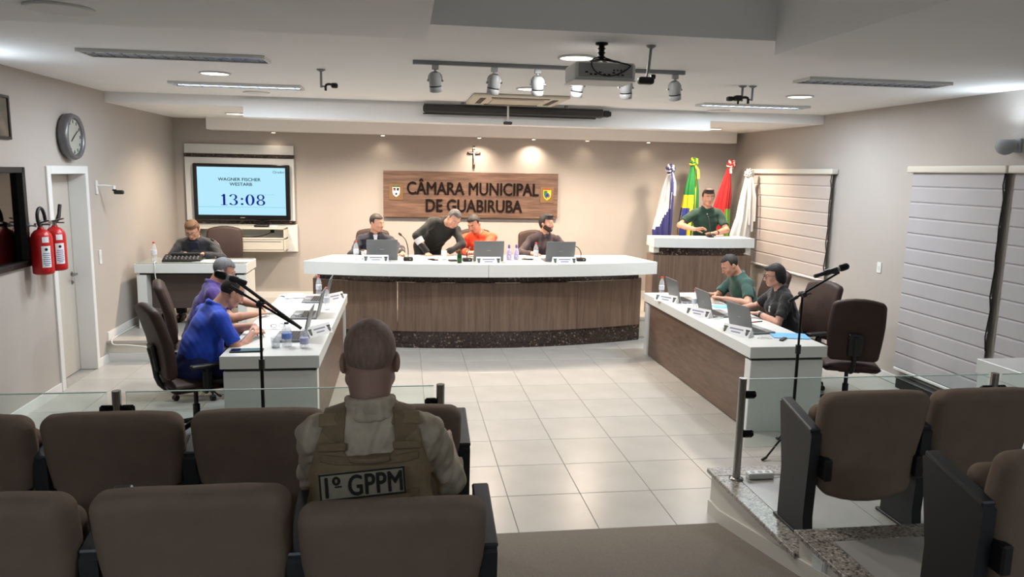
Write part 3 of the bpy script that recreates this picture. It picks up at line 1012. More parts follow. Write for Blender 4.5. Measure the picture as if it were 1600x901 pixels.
# ================================================================ REAR WALL
t = thing('tv_wall_panel', 'white wall panel with dark granite strips and a shelf unit below the television', 'wall unit', (-2.39, YB, 0))
b = B(); b.box((0, -.03, 2.452), (1.54, .06, .136), .003); b.box((0, -.03, 1.87), (1.54, .06, .92), .003); b.box((.015, -.03, 1.155), (1.57, .06, .41), .003); b.out('panel', M_WHITE, t)
for z in (2.357, 1.385):
    b = B(); b.box((0, -.034, z), (1.55, .066, .05), .002); b.out('granite_strip', M_GRANDARK, t)
b = B()
x0, x1 = -.62, .66
b.box(((x0 + x1) / 2, -.19, 1.315), (x1 - x0, .26, .025), .002); b.box(((x0 + x1) / 2, -.19, 1.165), (x1 - x0, .26, .02), .002); b.box(((x0 + x1) / 2, -.19, .985), (x1 - x0, .26, .02), .002)
for x in (x0 + .012, x1 - .012): b.box((x, -.19, 1.15), (.024, .26, .34), .002)
b.out('shelf_unit', M_OFFWHITE, t)
for k, (a, c) in enumerate(((x0 + .03, -.02), (0.0, x1 - .03))):
    b = B(); b.box(((a + c) / 2, -.312, 1.075), (c - a, .016, .145), .003); dr = b.out('drawer', M_OFFWHITE, t)
    b = B(); b.box(((a + c) / 2, -.322, 1.128), (c - a - .06, .008, .012), .002); b.out('grip', M_GREYP, dr)
b = B(); b.tube([(.0, -.2, 1.185), (.12, -.22, 1.18), (.28, -.2, 1.19), (.38, -.2, 1.22), (.44, -.12, 1.25)], .006, 6, 2); b.box((.44, -.08, 1.26), (.05, .05, .05), .006); b.out('cable', M_BLACK, t)
t = thing('set_top_box', 'small flat black box on top of the shelf under the television', 'media box', (-2.08, YB - .19, 1.329))
b = B(); b.pad((0, 0, .018), (.20, .14, .034), .012, 3); b.out('case', M_BLACK, t)
b = B(); b.box((.17, -.02, .012), (.11, .06, .02), .004); b.out('adapter', M_TRIMW, t)

# television
t = thing('television', 'large wall television with a light blue screen counting 13:08', 'television', (-2.355, YB - .072, 1.83))
b = B(); W, Hh = 1.36, .82
b.box((0, -.035, 0), (W, .07, Hh), .012); b.out('body', mat('tv_black', (0.035, 0.035, 0.04), 0.25), t)
b = B(); b.box((0, -.072, .015), (1.24, .004, .695)); scr = b.out('screen', emit_mat('tv_picture', (0.70, 0.90, 0.97), 0.95), t)
b = B(); b.box((0, -.0745, -.215), (1.24, .001, .005)); b.box((.3, -.0745, -.03), (.3, .001, .003)); b.out('screen_rule', emit_mat('tv_rule', (0.5, 0.78, 0.9), .8), scr)
INK = emit_mat('tv_dark_text', (0.10, 0.16, 0.22), 0.35)
BLUEINK = emit_mat('tv_blue_text', (0.12, 0.16, 0.66), 0.6)
RB = (PI / 2, 0, 0)
text_mesh('caption', 'WAGNER FISCHER', .064, INK, scr, (-.03, -.0752, .185), RB, 0, 0, 1.12, fat=.0012)
text_mesh('caption', 'WESTARB', .064, INK, scr, (-.01, -.0752, .115), RB, 0, 0, 1.12, fat=.0012)
text_mesh('caption', 'Orador', .05, INK, scr, (.53, -.0752, .30), RB, 0, .0, 1.1)


def serif_digits(b, s, h):
    """Bold serif numerals for the countdown, drawn as thick and thin strokes; returns the width."""
    x = 0.0

    def ring(cx, cz, rx, rz, tx, tz, a0=0, a1=2 * PI, n=28):
        v = []
        for i in range(n + 1):
            a = a0 + (a1 - a0) * i / n
            v.append((cx + rx * math.cos(a), 0, cz + rz * math.sin(a)))
            v.append((cx + (rx - tx) * math.cos(a), 0, cz + (rz - tz) * math.sin(a)))
        b.add(v, [(2 * i, 2 * i + 1, 2 * i + 3, 2 * i + 2) for i in range(n)])

    def rect(x0, x1, z0, z1):
        b.add([(x0, 0, z0), (x1, 0, z0), (x1, 0, z1), (x0, 0, z1)], [(0, 1, 2, 3)])
    for ch in s:
        if ch == '1':
            rect(x + .20 * h, x + .36 * h, 0, h); rect(x + .06 * h, x + .50 * h, 0, .05 * h)
            b.add([(x + .05 * h, 0, .82 * h), (x + .20 * h, 0, .80 * h), (x + .36 * h, 0, h), (x + .28 * h, 0, h)], [(0, 1, 2, 3)]); x += .66 * h
        elif ch == '0':
            ring(x + .32 * h, h / 2, .32 * h, h / 2, .17 * h, .05 * h); x += .76 * h
        elif ch == '8':
            ring(x + .31 * h, .255 * h, .31 * h, .255 * h, .15 * h, .05 * h); ring(x + .31 * h, .745 * h, .27 * h, .255 * h, .13 * h, .05 * h); x += .74 * h
        elif ch == '3':
            ring(x + .25 * h, .27 * h, .32 * h, .27 * h, .16 * h, .05 * h, -2.6, PI / 2); ring(x + .25 * h, .75 * h, .28 * h, .25 * h, .14 * h, .05 * h, -PI / 2, 2.6)
            ring(x + .05 * h, .13 * h, .075 * h, .075 * h, .074 * h, .074 * h); ring(x + .06 * h, .84 * h, .07 * h, .07 * h, .069 * h, .069 * h); x += .72 * h
        elif ch == ':':
            ring(x + .14 * h, .12 * h, .09 * h, .09 * h, .089 * h, .089 * h); ring(x + .14 * h, .58 * h, .09 * h, .09 * h, .089 * h, .089 * h); x += .38 * h
    return x


b = B(); wd = serif_digits(b, '13:08', .162)
o = b.out('countdown', BLUEINK, scr); o.location = (-wd * 1.25 / 2 + .02, -.0752, -.19); o.scale = (1.25, 1, 1)
b = B(); b.box((0, -.072, -.37), (.07, .003, .008)); b.out('maker_mark', M_GREYP, t)

# crucifix
t = thing('crucifix', 'small wooden crucifix with a pale figure high on the rear wall', 'crucifix', (1.065, YB, 2.42))
b = B(); b.box((0, -.014, 0), (.034, .02, .34), .003); b.box((0, -.014, .06), (.20, .02, .034), .003); b.out('cross', mat('crucifix_wood', (0.26, 0.14, 0.09), 0.5, noise=.15, scale=20), t)
b = B(); b.sphere((0, -.042, .088), (.013, .014, .017)); b.tube([(0, -.036, .075), (0, -.040, .03), (0, -.034, -.02)], [.009, .014, .010], 8); b.tube([(-.082, -.030, .066), (-.045, -.034, .058), (0, -.036, .068), (.045, -.034, .058), (.082, -.030, .066)], .0045, 6)
b.tube([(.006, -.035, -.015), (.004, -.042, -.06), (0, -.032, -.115)], [.008, .007, .005], 8); b.out('figure', mat('crucifix_figure', (0.82, 0.79, 0.72), 0.5), t)
b = B(); b.box((0, -.027, .135), (.04, .004, .022), .001); b.out('titulus', mat('crucifix_figure', (0.8, .79, .75)), t)

# wooden sign
t = thing('council_sign', 'wide walnut sign with dark raised lettering and two crests', 'sign', (1.037, YB, 1.84))
b = B(); b.box((0, -.045, 0), (2.695, .05, .70), .004); b.box((0, -.01, 0), (2.4, .02, .5)); b.out('board', M_SIGN, t)
M_LET = mat('sign_letter_brown', (0.085, 0.05, 0.04), 0.8, spec=.15)
text_mesh('lettering', 'CÂMARA MUNICIPAL', .268, M_LET, t, (.02, -.079, .085), RB, .008, 0, .80, fat=.006)
text_mesh('lettering', 'DE GUABIRUBA', .268, M_LET, t, (.03, -.079, -.175), RB, .008, 0, .80, fat=.006)


def crest(x, z, kind):
    b = B(); b.box((x, -.075, z), (.215, .010, .245), .002); pl = b.out('crest_plate', mat('crest_plate_brass', (0.47, 0.36, 0.24), 0.4, metal=.2, noise=.08, scale=9), t)
    sh = [(-.055, .07), (-.055, 0), (-.045, -.04), (0, -.075), (.045, -.04), (.055, 0), (.055, .07)]
    R = Matrix(((1, 0, 0), (0, 0, 1), (0, 1, 0)))
    b = B()
    cols = [mat('crest_white', (.9, .9, .9), .5), mat('crest_black', (.08, .08, .09), .5), mat('crest_red', (.7, .12, .1), .5), mat('crest_yellow', (.86, .68, .12), .5), mat('crest_green', (.08, .38, .16), .5), mat('crest_blue', (.18, .30, .58), .5)]
    def poly(pts, ci, y):
        b.cur = ci
        b.add([(x + px, y, z + pz) for px, pz in pts], [tuple(range(len(pts)))])
        b.add([(x + px, y, z + pz) for px, pz in pts] + [(x + px, -.08, z + pz) for px, pz in pts], [(i, (i + 1) % len(pts), len(pts) + (i + 1) % len(pts), len(pts) + i) for i in range(len(pts))])
    cir = lambda cx, cz, r, n=12: [(cx + r * math.cos(2 * PI * i / n), cz + r * math.sin(2 * PI * i / n)) for i in range(n)]
    if kind == 0:
        poly(sh, 0, -.086)
        poly([(-.055, .075), (.055, .075), (.045, .098), (0, .088), (-.045, .098)], 4, -.086)
        poly([(-.048, .062), (-.008, .062), (-.008, .02), (-.04, .02)], 1, -.088); poly([(.008, .062), (.048, .062), (.04, .02), (.008, .02)], 1, -.088)
        poly(cir(-.026, .035, .011), 2, -.090); poly(cir(0, -.028, .017), 1, -.088)
    else:
        poly([(px * 1.12, pz * 1.12) for px, pz in sh], 3, -.085)
        poly([(-.055, .078), (.055, .078), (.045, .1), (0, .09), (-.045, .1)], 2, -.086)
        poly([(-.05, .065), (0, .065), (0, -.06), (-.04, -.03), (-.05, 0)], 4, -.087)
        poly(cir(0, 0, .036), 5, -.089); poly([(-.022, -.01), (0, .028), (.022, -.01), (0, -.024)], 1, -.091)
        poly([(.012, -.05), (.04, -.03), (.046, .01), (.03, -.01)], 2, -.087)
    b.out('crest', cols, pl)


crest(-1.155, .03, 0)
crest(1.175, .02, 1)


# ================================================================ DESKS
def arc(x, k, c=1.02):
    return k * (x - c) ** 2


def curved_panel(x0, x1, yc, k, z0, z1, t, n=10):
    b = B()
    xs = np.linspace(x0, x1, n + 1)
    v = []
    for x in xs:
        y = yc + arc(x, k)
        v += [(x, y, z0), (x, y, z1), (x, y + t, z0), (x, y + t, z1)]
    f = []
    for i in range(n):
        o = 4 * i
        f += [(o, o + 4, o + 5, o + 1), (o + 2, o + 3, o + 7, o + 6), (o + 1, o + 5, o + 7, o + 3), (o, o + 2, o + 6, o + 4)]
    f += [(0, 1, 3, 2), (4 * n, 4 * n + 2, 4 * n + 3, 4 * n + 1)]
    return b.add(v, f)


t = thing('council_bench', 'long curved council bench with white top, walnut panels and dark granite bands', 'bench desk', (1.02, 9.6, 0))
OFF = Vector((-1.02, -9.6, 0))


def part(bb, name, m, par, off):
    o = bb.out(name, m, par); o.location = off
    return o


for (a, c) in ((-1.205, 1.012), (1.016, 3.245)):
    xs = np.linspace(a, c, 14)
    poly = [(x, 8.95 + arc(x, .066)) for x in xs]
    if a < 0: poly += [(1.012, 10.03), (-.93, 9.98)]
    else: poly += [(3.06, 10.06), (1.016, 10.03)]
    b = B(); b.prism(poly, .935, 1.09); part(b, 'worktop', M_WHITE, t, OFF)
part(curved_panel(-1.08, 3.10, 9.21, .085, .83, .935, .03, 24), 'granite_band', M_GRANDARK, t, OFF)
for a, c in ((-1.12, -.085), (-.08, 1.06), (1.065, 2.205), (2.21, 3.13)):
    part(curved_panel(a, c, 9.17, .085, .215, .83, .03), 'front_panel', M_WOODV, t, OFF)
part(curved_panel(-1.12, 3.13, 9.185, .085, 0, .215, .03, 24), 'granite_base', M_GRANDARK, t, OFF)
for x in (-1.13, 3.115):
    b = B(); b.box((x + .01, 9.78, .425), (.03, .42, .83), .002); part(b, 'side_panel', M_WOODV, t, OFF)
    b = B(); b.box((x + .01, 9.86, .885), (.03, .2, .10), .002); part(b, 'top_support', M_WHITE, t, OFF)


def member_desk(label, x0, x1, y0, y1, inner):
    """White desk with full end panels and a walnut front; inner = x of the side facing the floor."""
    t = thing('member_desk', label, 'desk', ((x0 + x1) / 2, (y0 + y1) / 2, 0), 0, 'white desks facing each other across the floor')
    off = Vector((-(x0 + x1) / 2, -(y0 + y1) / 2, 0))
    s = 1 if inner == x1 else -1
    def bx(name, m, c, bev=.003):
        b = B(); b.box(((c[0] + c[1]) / 2, (c[2] + c[3]) / 2, (c[4] + c[5]) / 2), (c[1] - c[0], c[3] - c[2], c[5] - c[4]), bev)
        return part(b, name, m, t, off)
    bx('worktop', M_WHITE, (x0, x1, y0, y1, .665, .765))
    ins = .02
    bx('end_panel', M_WHITE, (x0 + ins, x1 - ins, y0 + ins, y0 + ins + .11, 0, .640))
    bx('end_panel', M_WHITE, (x0 + ins, x1 - ins, y1 - ins - .11, y1 - ins, 0, .640))
    bx('dark_strip', M_GAP, (x0 + .03, x1 - .03, y0 + .03, y0 + .12, .640, .665), 0)
    bx('dark_strip', M_GAP, (x0 + .03, x1 - .03, y1 - .12, y1 - .03, .640, .665), 0)
    px = (inner - .075, inner - .045) if s > 0 else (inner + .045, inner + .075)
    bx('front_panel', M_WOODH, (px[0], px[1], y0 + .13, y1 - .13, .01, .665), 0)


member_desk('white desk with walnut front on the left, where the man in blue sits', -1.40, -.655, 5.83, 8.79, -.655)
member_desk('white desk with walnut front on the right, where the woman in black sits', 2.93, 3.64, 5.90, 8.82, 2.93)

# clerk's desk on the dais
t = thing('clerk_desk', 'white desk with dark walnut back panel on the dais below the television', 'desk', (-2.545, 9.72, DAIS))
b = B(); b.box((0, 0, .735), (1.29, .60, .11), .003); b.out('worktop', M_WHITE, t)
b = B(); b.box((0, 0, .794), (1.27, .58, .008), .002); b.out('glass_top', mat('green_glass_sheet', (0.58, 0.62, 0.60), 0.08), t)
for sx in (-1, 1):
    b = B(); b.box((sx * .575, 0, .328), (.11, .56, .656), .003); b.out('leg', M_WHITE, t)
b = B(); b.box((0, 0, .668), (1.20, .52, .024)); b.out('dark_strip', M_GAP, t)
b = B(); b.box((0, -.10, .44), (1.05, .03, .44), .002); b.out('modesty_panel', mat('dark_walnut', (0.27, 0.22, 0.20), .45, noise=.12, scale=3, stretch=(1, 1, 8)), t)

# podium
t = thing('podium', 'tall walnut speaking podium with thick white top on the right', 'podium', (4.155, 10.0, DAIS))
xs = np.linspace(-.735, .735, 13)
fr = lambda x, y0, k: y0 + k * x * x
b = B(); b.prism([(x, fr(x, -.10, .10)) for x in xs] + [(.70, .38), (-.70, .38)], .975, 1.105); b.out('worktop', M_WHITE, t)
xs2 = np.linspace(-.61, .61, 11)
b = B(); b.prism([(x, fr(x, -.03, .10)) for x in xs2] + [(.6, .34), (-.6, .34)], .86, .976); b.out('granite_band', M_GRANDARK, t)
xs3 = np.linspace(-.72, .72, 13)
b = B(); b.prism([(x, fr(x, -.06, .10)) for x in xs3] + [(.70, .36), (-.70, .36)], .0, .86); b.out('body', M_WOODV, t)
for sx in (-1, 1):
    b = B(); b.box((sx * .675, .12, .935), (.08, .2, .085), .003); b.out('corner_block', M_WHITE, t)

# white table at the right edge
t = thing('side_table', 'white table at the right edge, behind the glass rail', 'table', (4.96, 5.10, 0))
b = B(); b.box((0, 0, .69), (.50, .72, .12), .004); b.out('tabletop', M_WHITE, t)
for sx in (-1, 1):
    b = B(); b.box((sx * .22, 0, .315), (.05, .68, .63), .003); b.out('leg', M_WHITE, t)


# ================================================================ OFFICE CHAIRS
def back_warp(v):
    v = v.copy()
    u = (v[:, 2] + .305) / .61
    v[:, 0] *= .86 + .16 * np.sin(np.clip(u, 0, 1) * PI * .75 + .25)
    v[:, 1] += -.055 * (u - .35) ** 2 * 2 + .10 * v[:, 0] ** 2 * 2
    v[:, 2] += -.05 * (v[:, 0] / .24) ** 2 * (u > .6)
    return v


def make_chair(label, loc, rz):
    t = thing('office_chair', label, 'office chair', loc, rz, 'brown leather office chairs')
    b = B(); b.pad((0, 0, .475), (.50, .50, .10), .045, 4, warp=lambda v: v + np.stack([0 * v[:, 0], 0 * v[:, 0], -.5 * v[:, 0] ** 2 * (v[:, 2] > 0) - .25 * np.maximum(0, v[:, 1]) ** 2], 1)); b.out('seat', M_LEATHER, t)
    Rb = Matrix.Rotation(.15, 3, 'X')
    b = B(); b.pad((0, -.27, .845), (.48, .085, .61), .04, 4, R=Rb, warp=back_warp, cuts=(5, 1, 6)); b.out('backrest', M_LEATHER, t)
    b = B(); b.tube([(0, -.05, .41), (0, -.22, .42), (0, -.29, .50), (0, -.31, .66), (0, -.335, .78)], .022, 8, 1); b.box((0, -.312, .70), (.13, .03, .22), .01, R=Rb); b.out('back_support', M_BLACK, t)
    for sx in (-1, 1):
        b = B(); b.tube([(sx * .20, .0, .425), (sx * .285, .0, .43), (sx * .295, .0, .50), (sx * .295, .0, .63)], .018, 8, 1); b.box((sx * .295, 0, .54), (.028, .075, .14), .008)
        a = b.out('armrest', M_BLACK, t)
        b = B(); b.pad((sx * .295, .01, .645), (.075, .27, .032), .014, 3); b.out('arm_pad', M_BLACK, a)
    b = B(); b.cyl((0, 0, .10), (0, 0, .26), .028); b.cyl((0, 0, .26), (0, 0, .41), .018); b.box((0, 0, .415), (.20, .26, .035), .01); b.out('gas_column', M_BLACK, t)
    b = B(); b.tube([(.08, .06, .405), (.20, .08, .40), (.27, .085, .39)], .007, 6); b.pad((.29, .088, .388), (.06, .022, .014), .006, 2); b.out('lever', M_BLACK, t)
    for k in range(5):
        a = 2 * PI * k / 5 + .3
        dx, dy = math.cos(a), math.sin(a)
        b = B(); b.tube([(.02 * dx, .02 * dy, .125), (.16 * dx, .16 * dy, .105), (.29 * dx, .29 * dy, .078)], [.024, .021, .015], 8); l = b.out('base_leg', M_BLACK, t)
        b = B(); b.cyl((.29 * dx - .022 * dy, .29 * dy + .022 * dx, .028), (.29 * dx + .022 * dy, .29 * dy - .022 * dx, .028), .027, n=12); b.cyl((.29 * dx, .29 * dy, .03), (.29 * dx, .29 * dy, .08), .008, n=8); b.out('caster', M_BLACK, l)
    return t


chair0 = make_chair('brown office chair of the man in the blue polo shirt, nearest on the left', (-1.70, 6.27, 0), -1.0)
dup(chair0, 'brown office chair of the man in purple, behind the man in blue', (-1.96, 7.46, 0), -1.3)
dup(chair0, 'brown office chair of the man in grey jacket at the clerk desk', (-2.44, 10.62, DAIS), PI + .15)
dup(chair0, 'brown office chair of the man in dark suit, left behind the bench', (-.47, 10.42, DAIS), PI - .1)
dup(chair0, 'brown office chair of the man in orange, middle behind the bench', (1.03, 10.62, DAIS), PI)
dup(chair0, 'brown office chair of the bearded man, right behind the bench', (1.90, 10.42, DAIS), PI + .1)
dup(chair0, 'brown office chair of the woman in black at the right desk', (4.08, 7.20, 0), PI / 2 + .25)
dup(chair0, 'brown office chair of the man in green at the far right desk end', (4.05, 8.22, 0), PI / 2 + .1)
empty_chair = dup(chair0, 'empty brown office chair without armrests turned away, before the grey blind', (4.20, 6.46, 0), -.40)
for c_ in kids(empty_chair):
    if c_.name.startswith('armrest'):
        for g_ in kids(c_): bpy.data.objects.remove(g_)
        bpy.data.objects.remove(c_)


# ================================================================ AUDITORIUM SEATS
def seat_back_warp(v):
    v = v.copy()
    u = (v[:, 2] + .31) / .62
    x = v[:, 0] / .30
    v[:, 0] *= .86 + .14 * np.clip(u * 1.4, 0, 1)
    v[:, 2] += -.030 * np.abs(x) ** 3 * (u > .5) + .045 * np.abs(x) ** 2.2 * (u < .5)
    v[:, 1] += .035 * x ** 2 - .045 * (u - .5) ** 2 * 2
    return v


def stand(b, x):
    poly = [(.06, 0), (.33, 0), (.34, .03), (.335, .30), (.40, .66), (.375, .675), (.075, .600), (.055, .58), (.075, .12)]
    b.prism(poly, -.028, .028, R=Matrix(((0, 0, 1), (1, 0, 0), (0, 1, 0))), at=(x, 0, 0))
    return b


def make_seat(label, loc, down=False, right_stand=False, tilt=.10):
    t = thing('auditorium_seat', label, 'seat', loc, 0, 'taupe auditorium seats')
    b = B(); b.pad((0, .07 - (tilt - .1) * .2, .515), (.60, .12, .62), .052, 4, R=Matrix.Rotation(tilt, 3, 'X'), warp=seat_back_warp, cuts=(6, 1, 6)); b.out('backrest', M_SEAT, t)
    b = B()
    if down: b.pad((0, .34, .33), (.49, .46, .10), .045, 4, cuts=(3, 3, 1))
    else: b.pad((0, .245, .47), (.52, .12, .44), .055, 4, R=Matrix.Rotation(.12, 3, 'X'), cuts=(3, 1, 3))
    b.out('seat_cushion', M_SEAT, t)
    for sx in ((-1, 1) if right_stand else (-1,)):
        b = stand(B(), sx * .316); s = b.out('side_stand', M_STAND, t)
        b = B(); b.box((sx * .316, .225, .640), (.062, .335, .022), .006, R=Matrix.Rotation(.24, 3, 'X')); b.out('arm_cap', mat('arm_cap_dark', (0.16, 0.165, 0.18), 0.35), s)
        b = B(); b.box((sx * .316, .19, .008), (.075, .36, .016), .003); b.out('foot_plate', M_BLACK, s)
    for sx in (-1, 1):
        b = B(); b.box((sx * .262, .055, .40), (.045, .10, .12), .008); b.out('hinge_bracket', M_BLACK, t)
    return t


Y1, Y2, ZL2 = 3.40, 2.28, .40
first = make_seat('tipped up taupe seat in the front left row, cut by the left edge', (-1.935, Y1, .29))
dup(first, 'tipped up taupe seat in the front left row, second from the left edge', (-1.30, Y1, .29))
dup(first, 'tipped up taupe seat in the front left row, left of the uniformed man', (-.665, Y1, .29))
make_seat('tipped up taupe seat in the front left row, hidden behind the uniformed man', (-.03, Y1, .29), False, True)
dup(first, 'large taupe seat back in the near left row, cut by the left edge', (-1.305, Y2, ZL2))
dup(first, 'large taupe seat back in the near left row, left of the uniformed man', (-.66, Y2, ZL2))
make_seat('taupe seat in the near left row that the uniformed man sits on', (-.035, Y2, ZL2 - .045), True, True, .20)
dup(first, 'tipped up taupe seat in the front right row, next to the aisle', (2.44, Y1 + .02, .30))
dup(first, 'tipped up taupe seat in the front right row, second from the aisle', (3.075, Y1 + .02, .30))
dup(first, 'taupe seat in the near right row, cut by the right edge', (2.46, Y2, .42))

# ================================================================ GLASS RAILS
YG = 4.28


def rail(label, posts, panels):
    t = thing('glass_rail', label, 'railing', (0, YG, .30), 0, 'low glass rails in front of the seats')
    for x in posts:
        b = B(); b.cyl((x, 0, 0), (x, 0, .662), .024, n=20); b.lathe([(.045, 0), (.045, .008), (.026, .014)], 18, (x, 0, 0)); po = b.out('post', M_CHROME, t)
        for z in (.555, .30):
            b = B()
            for sx in (-1, 1):
                if any(a - .2 < x + sx * .1 < c + .2 and (a <= x + sx * .12 <= c) for a, c in panels):
                    b.box((x + sx * .055, 0, z), (.075, .034, .05), .012); b.cyl((x + sx * .072, -.022, z), (x + sx * .072, .022, z), .014, n=12)
            if b.v: b.out('clamp', M_BLACKM, po)
    for a, c in panels:
        b = B(); b.box(((a + c) / 2, 0, .43), (c - a, .010, .445), .002); gp = b.out('glass_panel', M_GLASS, t)
        b = B(); b.box(((a + c) / 2, 0, .6545), (c - a, .011, .005), .001); b.out('polished_edge', mat('glass_edge', (.74, .84, .81), .25), gp)


rail('low glass rail with steel posts in front of the left seats', (-3.25, -1.58, .21), ((-3.2, -1.63), (-1.53, .17)))
rail('low glass rail with steel posts in front of the right seats', (2.09, 3.84, 5.26), ((2.13, 3.79), (3.89, 5.22)))
t = thing('power_strip', 'white power strip on the platform at the foot of the glass rail', 'power strip', (2.25, 4.285, .30))
b = B(); b.box((0, 0, .02), (.17, .06, .04), .006); b.out('body', M_WHITE, t)
b = B()
for k in range(3): b.cyl((-.05 + .05 * k, 0, .039), (-.05 + .05 * k, 0, .0415), .016, n=12)
b.out('outlets', M_GREYP, t)
b = B(); b.tube([(.085, .01, .012), (.25, .02, .006), (.5, -.01, .006), (.9, .02, .006)], .006, 6, 1); b.out('cord', M_WHITE, t)
t = thing('step_light', 'white square step light in the riser of the right platform', 'step light', (2.0, 3.15, .335))
b = B(); b.box((-.005, 0, 0), (.012, .11, .10), .002); b.out('cover', M_TRIMW, t)
b = B(); b.box((-.012, 0, 0), (.004, .085, .075), .001); b.out('lens', M_WHITE, t)


# ================================================================ MICROPHONES AND STANDS
def mic_stand(label, base, ztop, boom0, boom1, mic0, mic1, miclabel, feet):
    """Tripod stand with boom; the microphone in its clip is a thing of its own."""
    bx, by = base
    t = thing('microphone_stand', label, 'microphone stand', (bx, by, 0), 0, 'black microphone stands')
    o = Vector((-bx, -by, 0))
    b = B(); b.cyl((0, 0, .12), (0, 0, .88), .0125, n=12); b.cyl((0, 0, .86), (0, 0, ztop), .009, n=12); b.out('pole', M_BLACKM, t)
    b = B(); b.cyl((0, 0, .83), (0, 0, .90), .021, n=14); b.out('height_clutch', M_BLACK, t)
    b = B(); b.cyl((0, 0, .10), (0, 0, .26), .018, n=12)
    for a in feet:
        b.tube([(.015 * math.cos(a), .015 * math.sin(a), .23), (.30 * math.cos(a), .30 * math.sin(a), .012)], .008, 8)
    lg = b.out('tripod', M_BLACKM, t)
    for a in feet:
        b = B(); b.cyl((.28 * math.cos(a), .28 * math.sin(a), .024), (.33 * math.cos(a), .33 * math.sin(a), .011), .0115, n=8); b.out('rubber_foot', M_BLACK, lg)
    c = Vector((0, 0, ztop))
    b = B(); b.sphere(tuple(c), .026); b.cyl((0, -.035, ztop), (0, .035, ztop), .02, n=12); b.tube([(0, -.03, ztop), (.05, -.035, ztop + .012)], .007, 6); b.out('boom_clutch', M_BLACK, t)
    p0, p1 = Vector(boom0) + o, Vector(boom1) + o
    b = B(); b.tube([tuple(p0), tuple(p1)], .0085, 8); bo = b.out('boom', M_BLACKM, t)
    q = p1 + (p0 - p1).normalized() * .10
    if (p0 - c).length < (p1 - c).length: q = p0 + (p1 - p0).normalized() * .08; e = p0
    else: e = p1
    b = B(); b.tube([tuple(e), tuple(q)], .014, 10); b.out('counterweight', M_BLACK, bo)
    m0, m1 = Vector(mic0) + o, Vector(mic1) + o
    far = p1 if e == p0 else p0
    mid = m0.lerp(m1, .38)
    b = B(); b.tube([tuple(far), tuple(far.lerp(mid, .5)), tuple(mid)], .012, 8); b.tube([tuple(mid - (m1 - m0).normalized() * .02), tuple(mid + (m1 - m0).normalized() * .02)], .024, 12); b.out('clip', M_BLACK, t)
    m = thing('microphone', miclabel, 'microphone', (bx, by, 0), 0, 'black handheld microphones in boom clips')
    L = (m1 - m0).length
    Rm = rot_to(m1 - m0)
    b = B(); b.lathe([(.013, 0), (.016, .01), (.019, L * .55), (.021, L - .075)], 16, tuple(m0), R=Rm); b.out('handle', M_BLACK, m)
    b = B(); b.lathe([(.021, L - .078), (.027, L - .07), (.0285, L - .04), (.026, L - .012), (.015, L)], 16, tuple(m0), R=Rm); b.out('grille', mat('mic_grille', (0.10, 0.10, 0.105), 0.4, metal=.7, noise=.3, scale=300), m)
    b = B(); b.lathe([(.0215, L - .10), (.0215, L - .082)], 16, tuple(m0), R=Rm); b.out('collar_ring', M_GREYP, m)


mic_stand('black boom microphone stand in front of the left desk', (-.97, 5.2), 1.285, (-.70, 5.2, 1.11), (-1.16, 5.2, 1.405), (-1.05, 5.2, 1.425), (-1.255, 5.2, 1.495),
          'black microphone in front of the head of the man in blue', (.4, 2.5, 4.6))
mic_stand('black boom microphone stand in front of the right desk', (3.08, 5.4), 1.305, (2.97, 5.4, 1.245), (3.37, 5.4, 1.475), (3.165, 5.4, 1.445), (3.445, 5.4, 1.53),
          'black microphone pointing right above the empty office chair', (3.55, 5.6, 1.4))


def goose(label, x, y, z, pts, wide=.12, col=None):
    t = thing('gooseneck_microphone', label, 'microphone', (x, y, z), 0, 'gooseneck desk microphones')
    b = B(); b.box((0, 0, .022), (wide, .10, .044), .01); bs = b.out('base', M_BLACK, t)
    b = B(); b.box((wide * .2, -.052, .024), (.02, .004, .012), .001); b.out('button', M_GREYP, bs)
    b = B(); b.tube(pts, .0055, 8, 2); b.out('gooseneck', col or M_BLACK, t)
    p = Vector(pts[-1]); d = (p - Vector(pts[-2])).normalized()
    b = B(); b.tube([tuple(p - d * .01), tuple(p), tuple(p + d * .03), tuple(p + d * .04)], [.008, .014, .014, .008], 10); b.out('capsule', M_BLACK, t)


ZB = 1.09
goose('gooseneck microphone beside the laptop of the man in dark suit', .05, 9.35, ZB, [(0, 0, .04), (0, 0, .15), (-.03, .05, .26), (-.09, .10, .31)])
goose('gooseneck microphone lying low between green bottle and middle laptop', .78, 9.30, ZB, [(0, 0, .04), (-.01, .02, .10), (.03, .06, .14), (.04, .12, .15)])
goose('gooseneck microphone right of the laptop of the bearded man', 2.25, 9.36, ZB, [(0, 0, .04), (0, 0, .12), (-.05, .04, .19), (-.18, .10, .20)])
goose('silver gooseneck microphone on the clerk desk', -2.30, 9.88, 1.038, [(0, 0, .04), (0, 0, .14), (-.03, .0, .21), (-.09, .03, .235)], .09, M_CHROME)
goose('gooseneck microphone on the podium in front of the man in green', 4.30, 10.12, 1.345, [(0, 0, .04), (0, .02, .12), (.0, .08, .25), (.0, .14, .30)], .08)


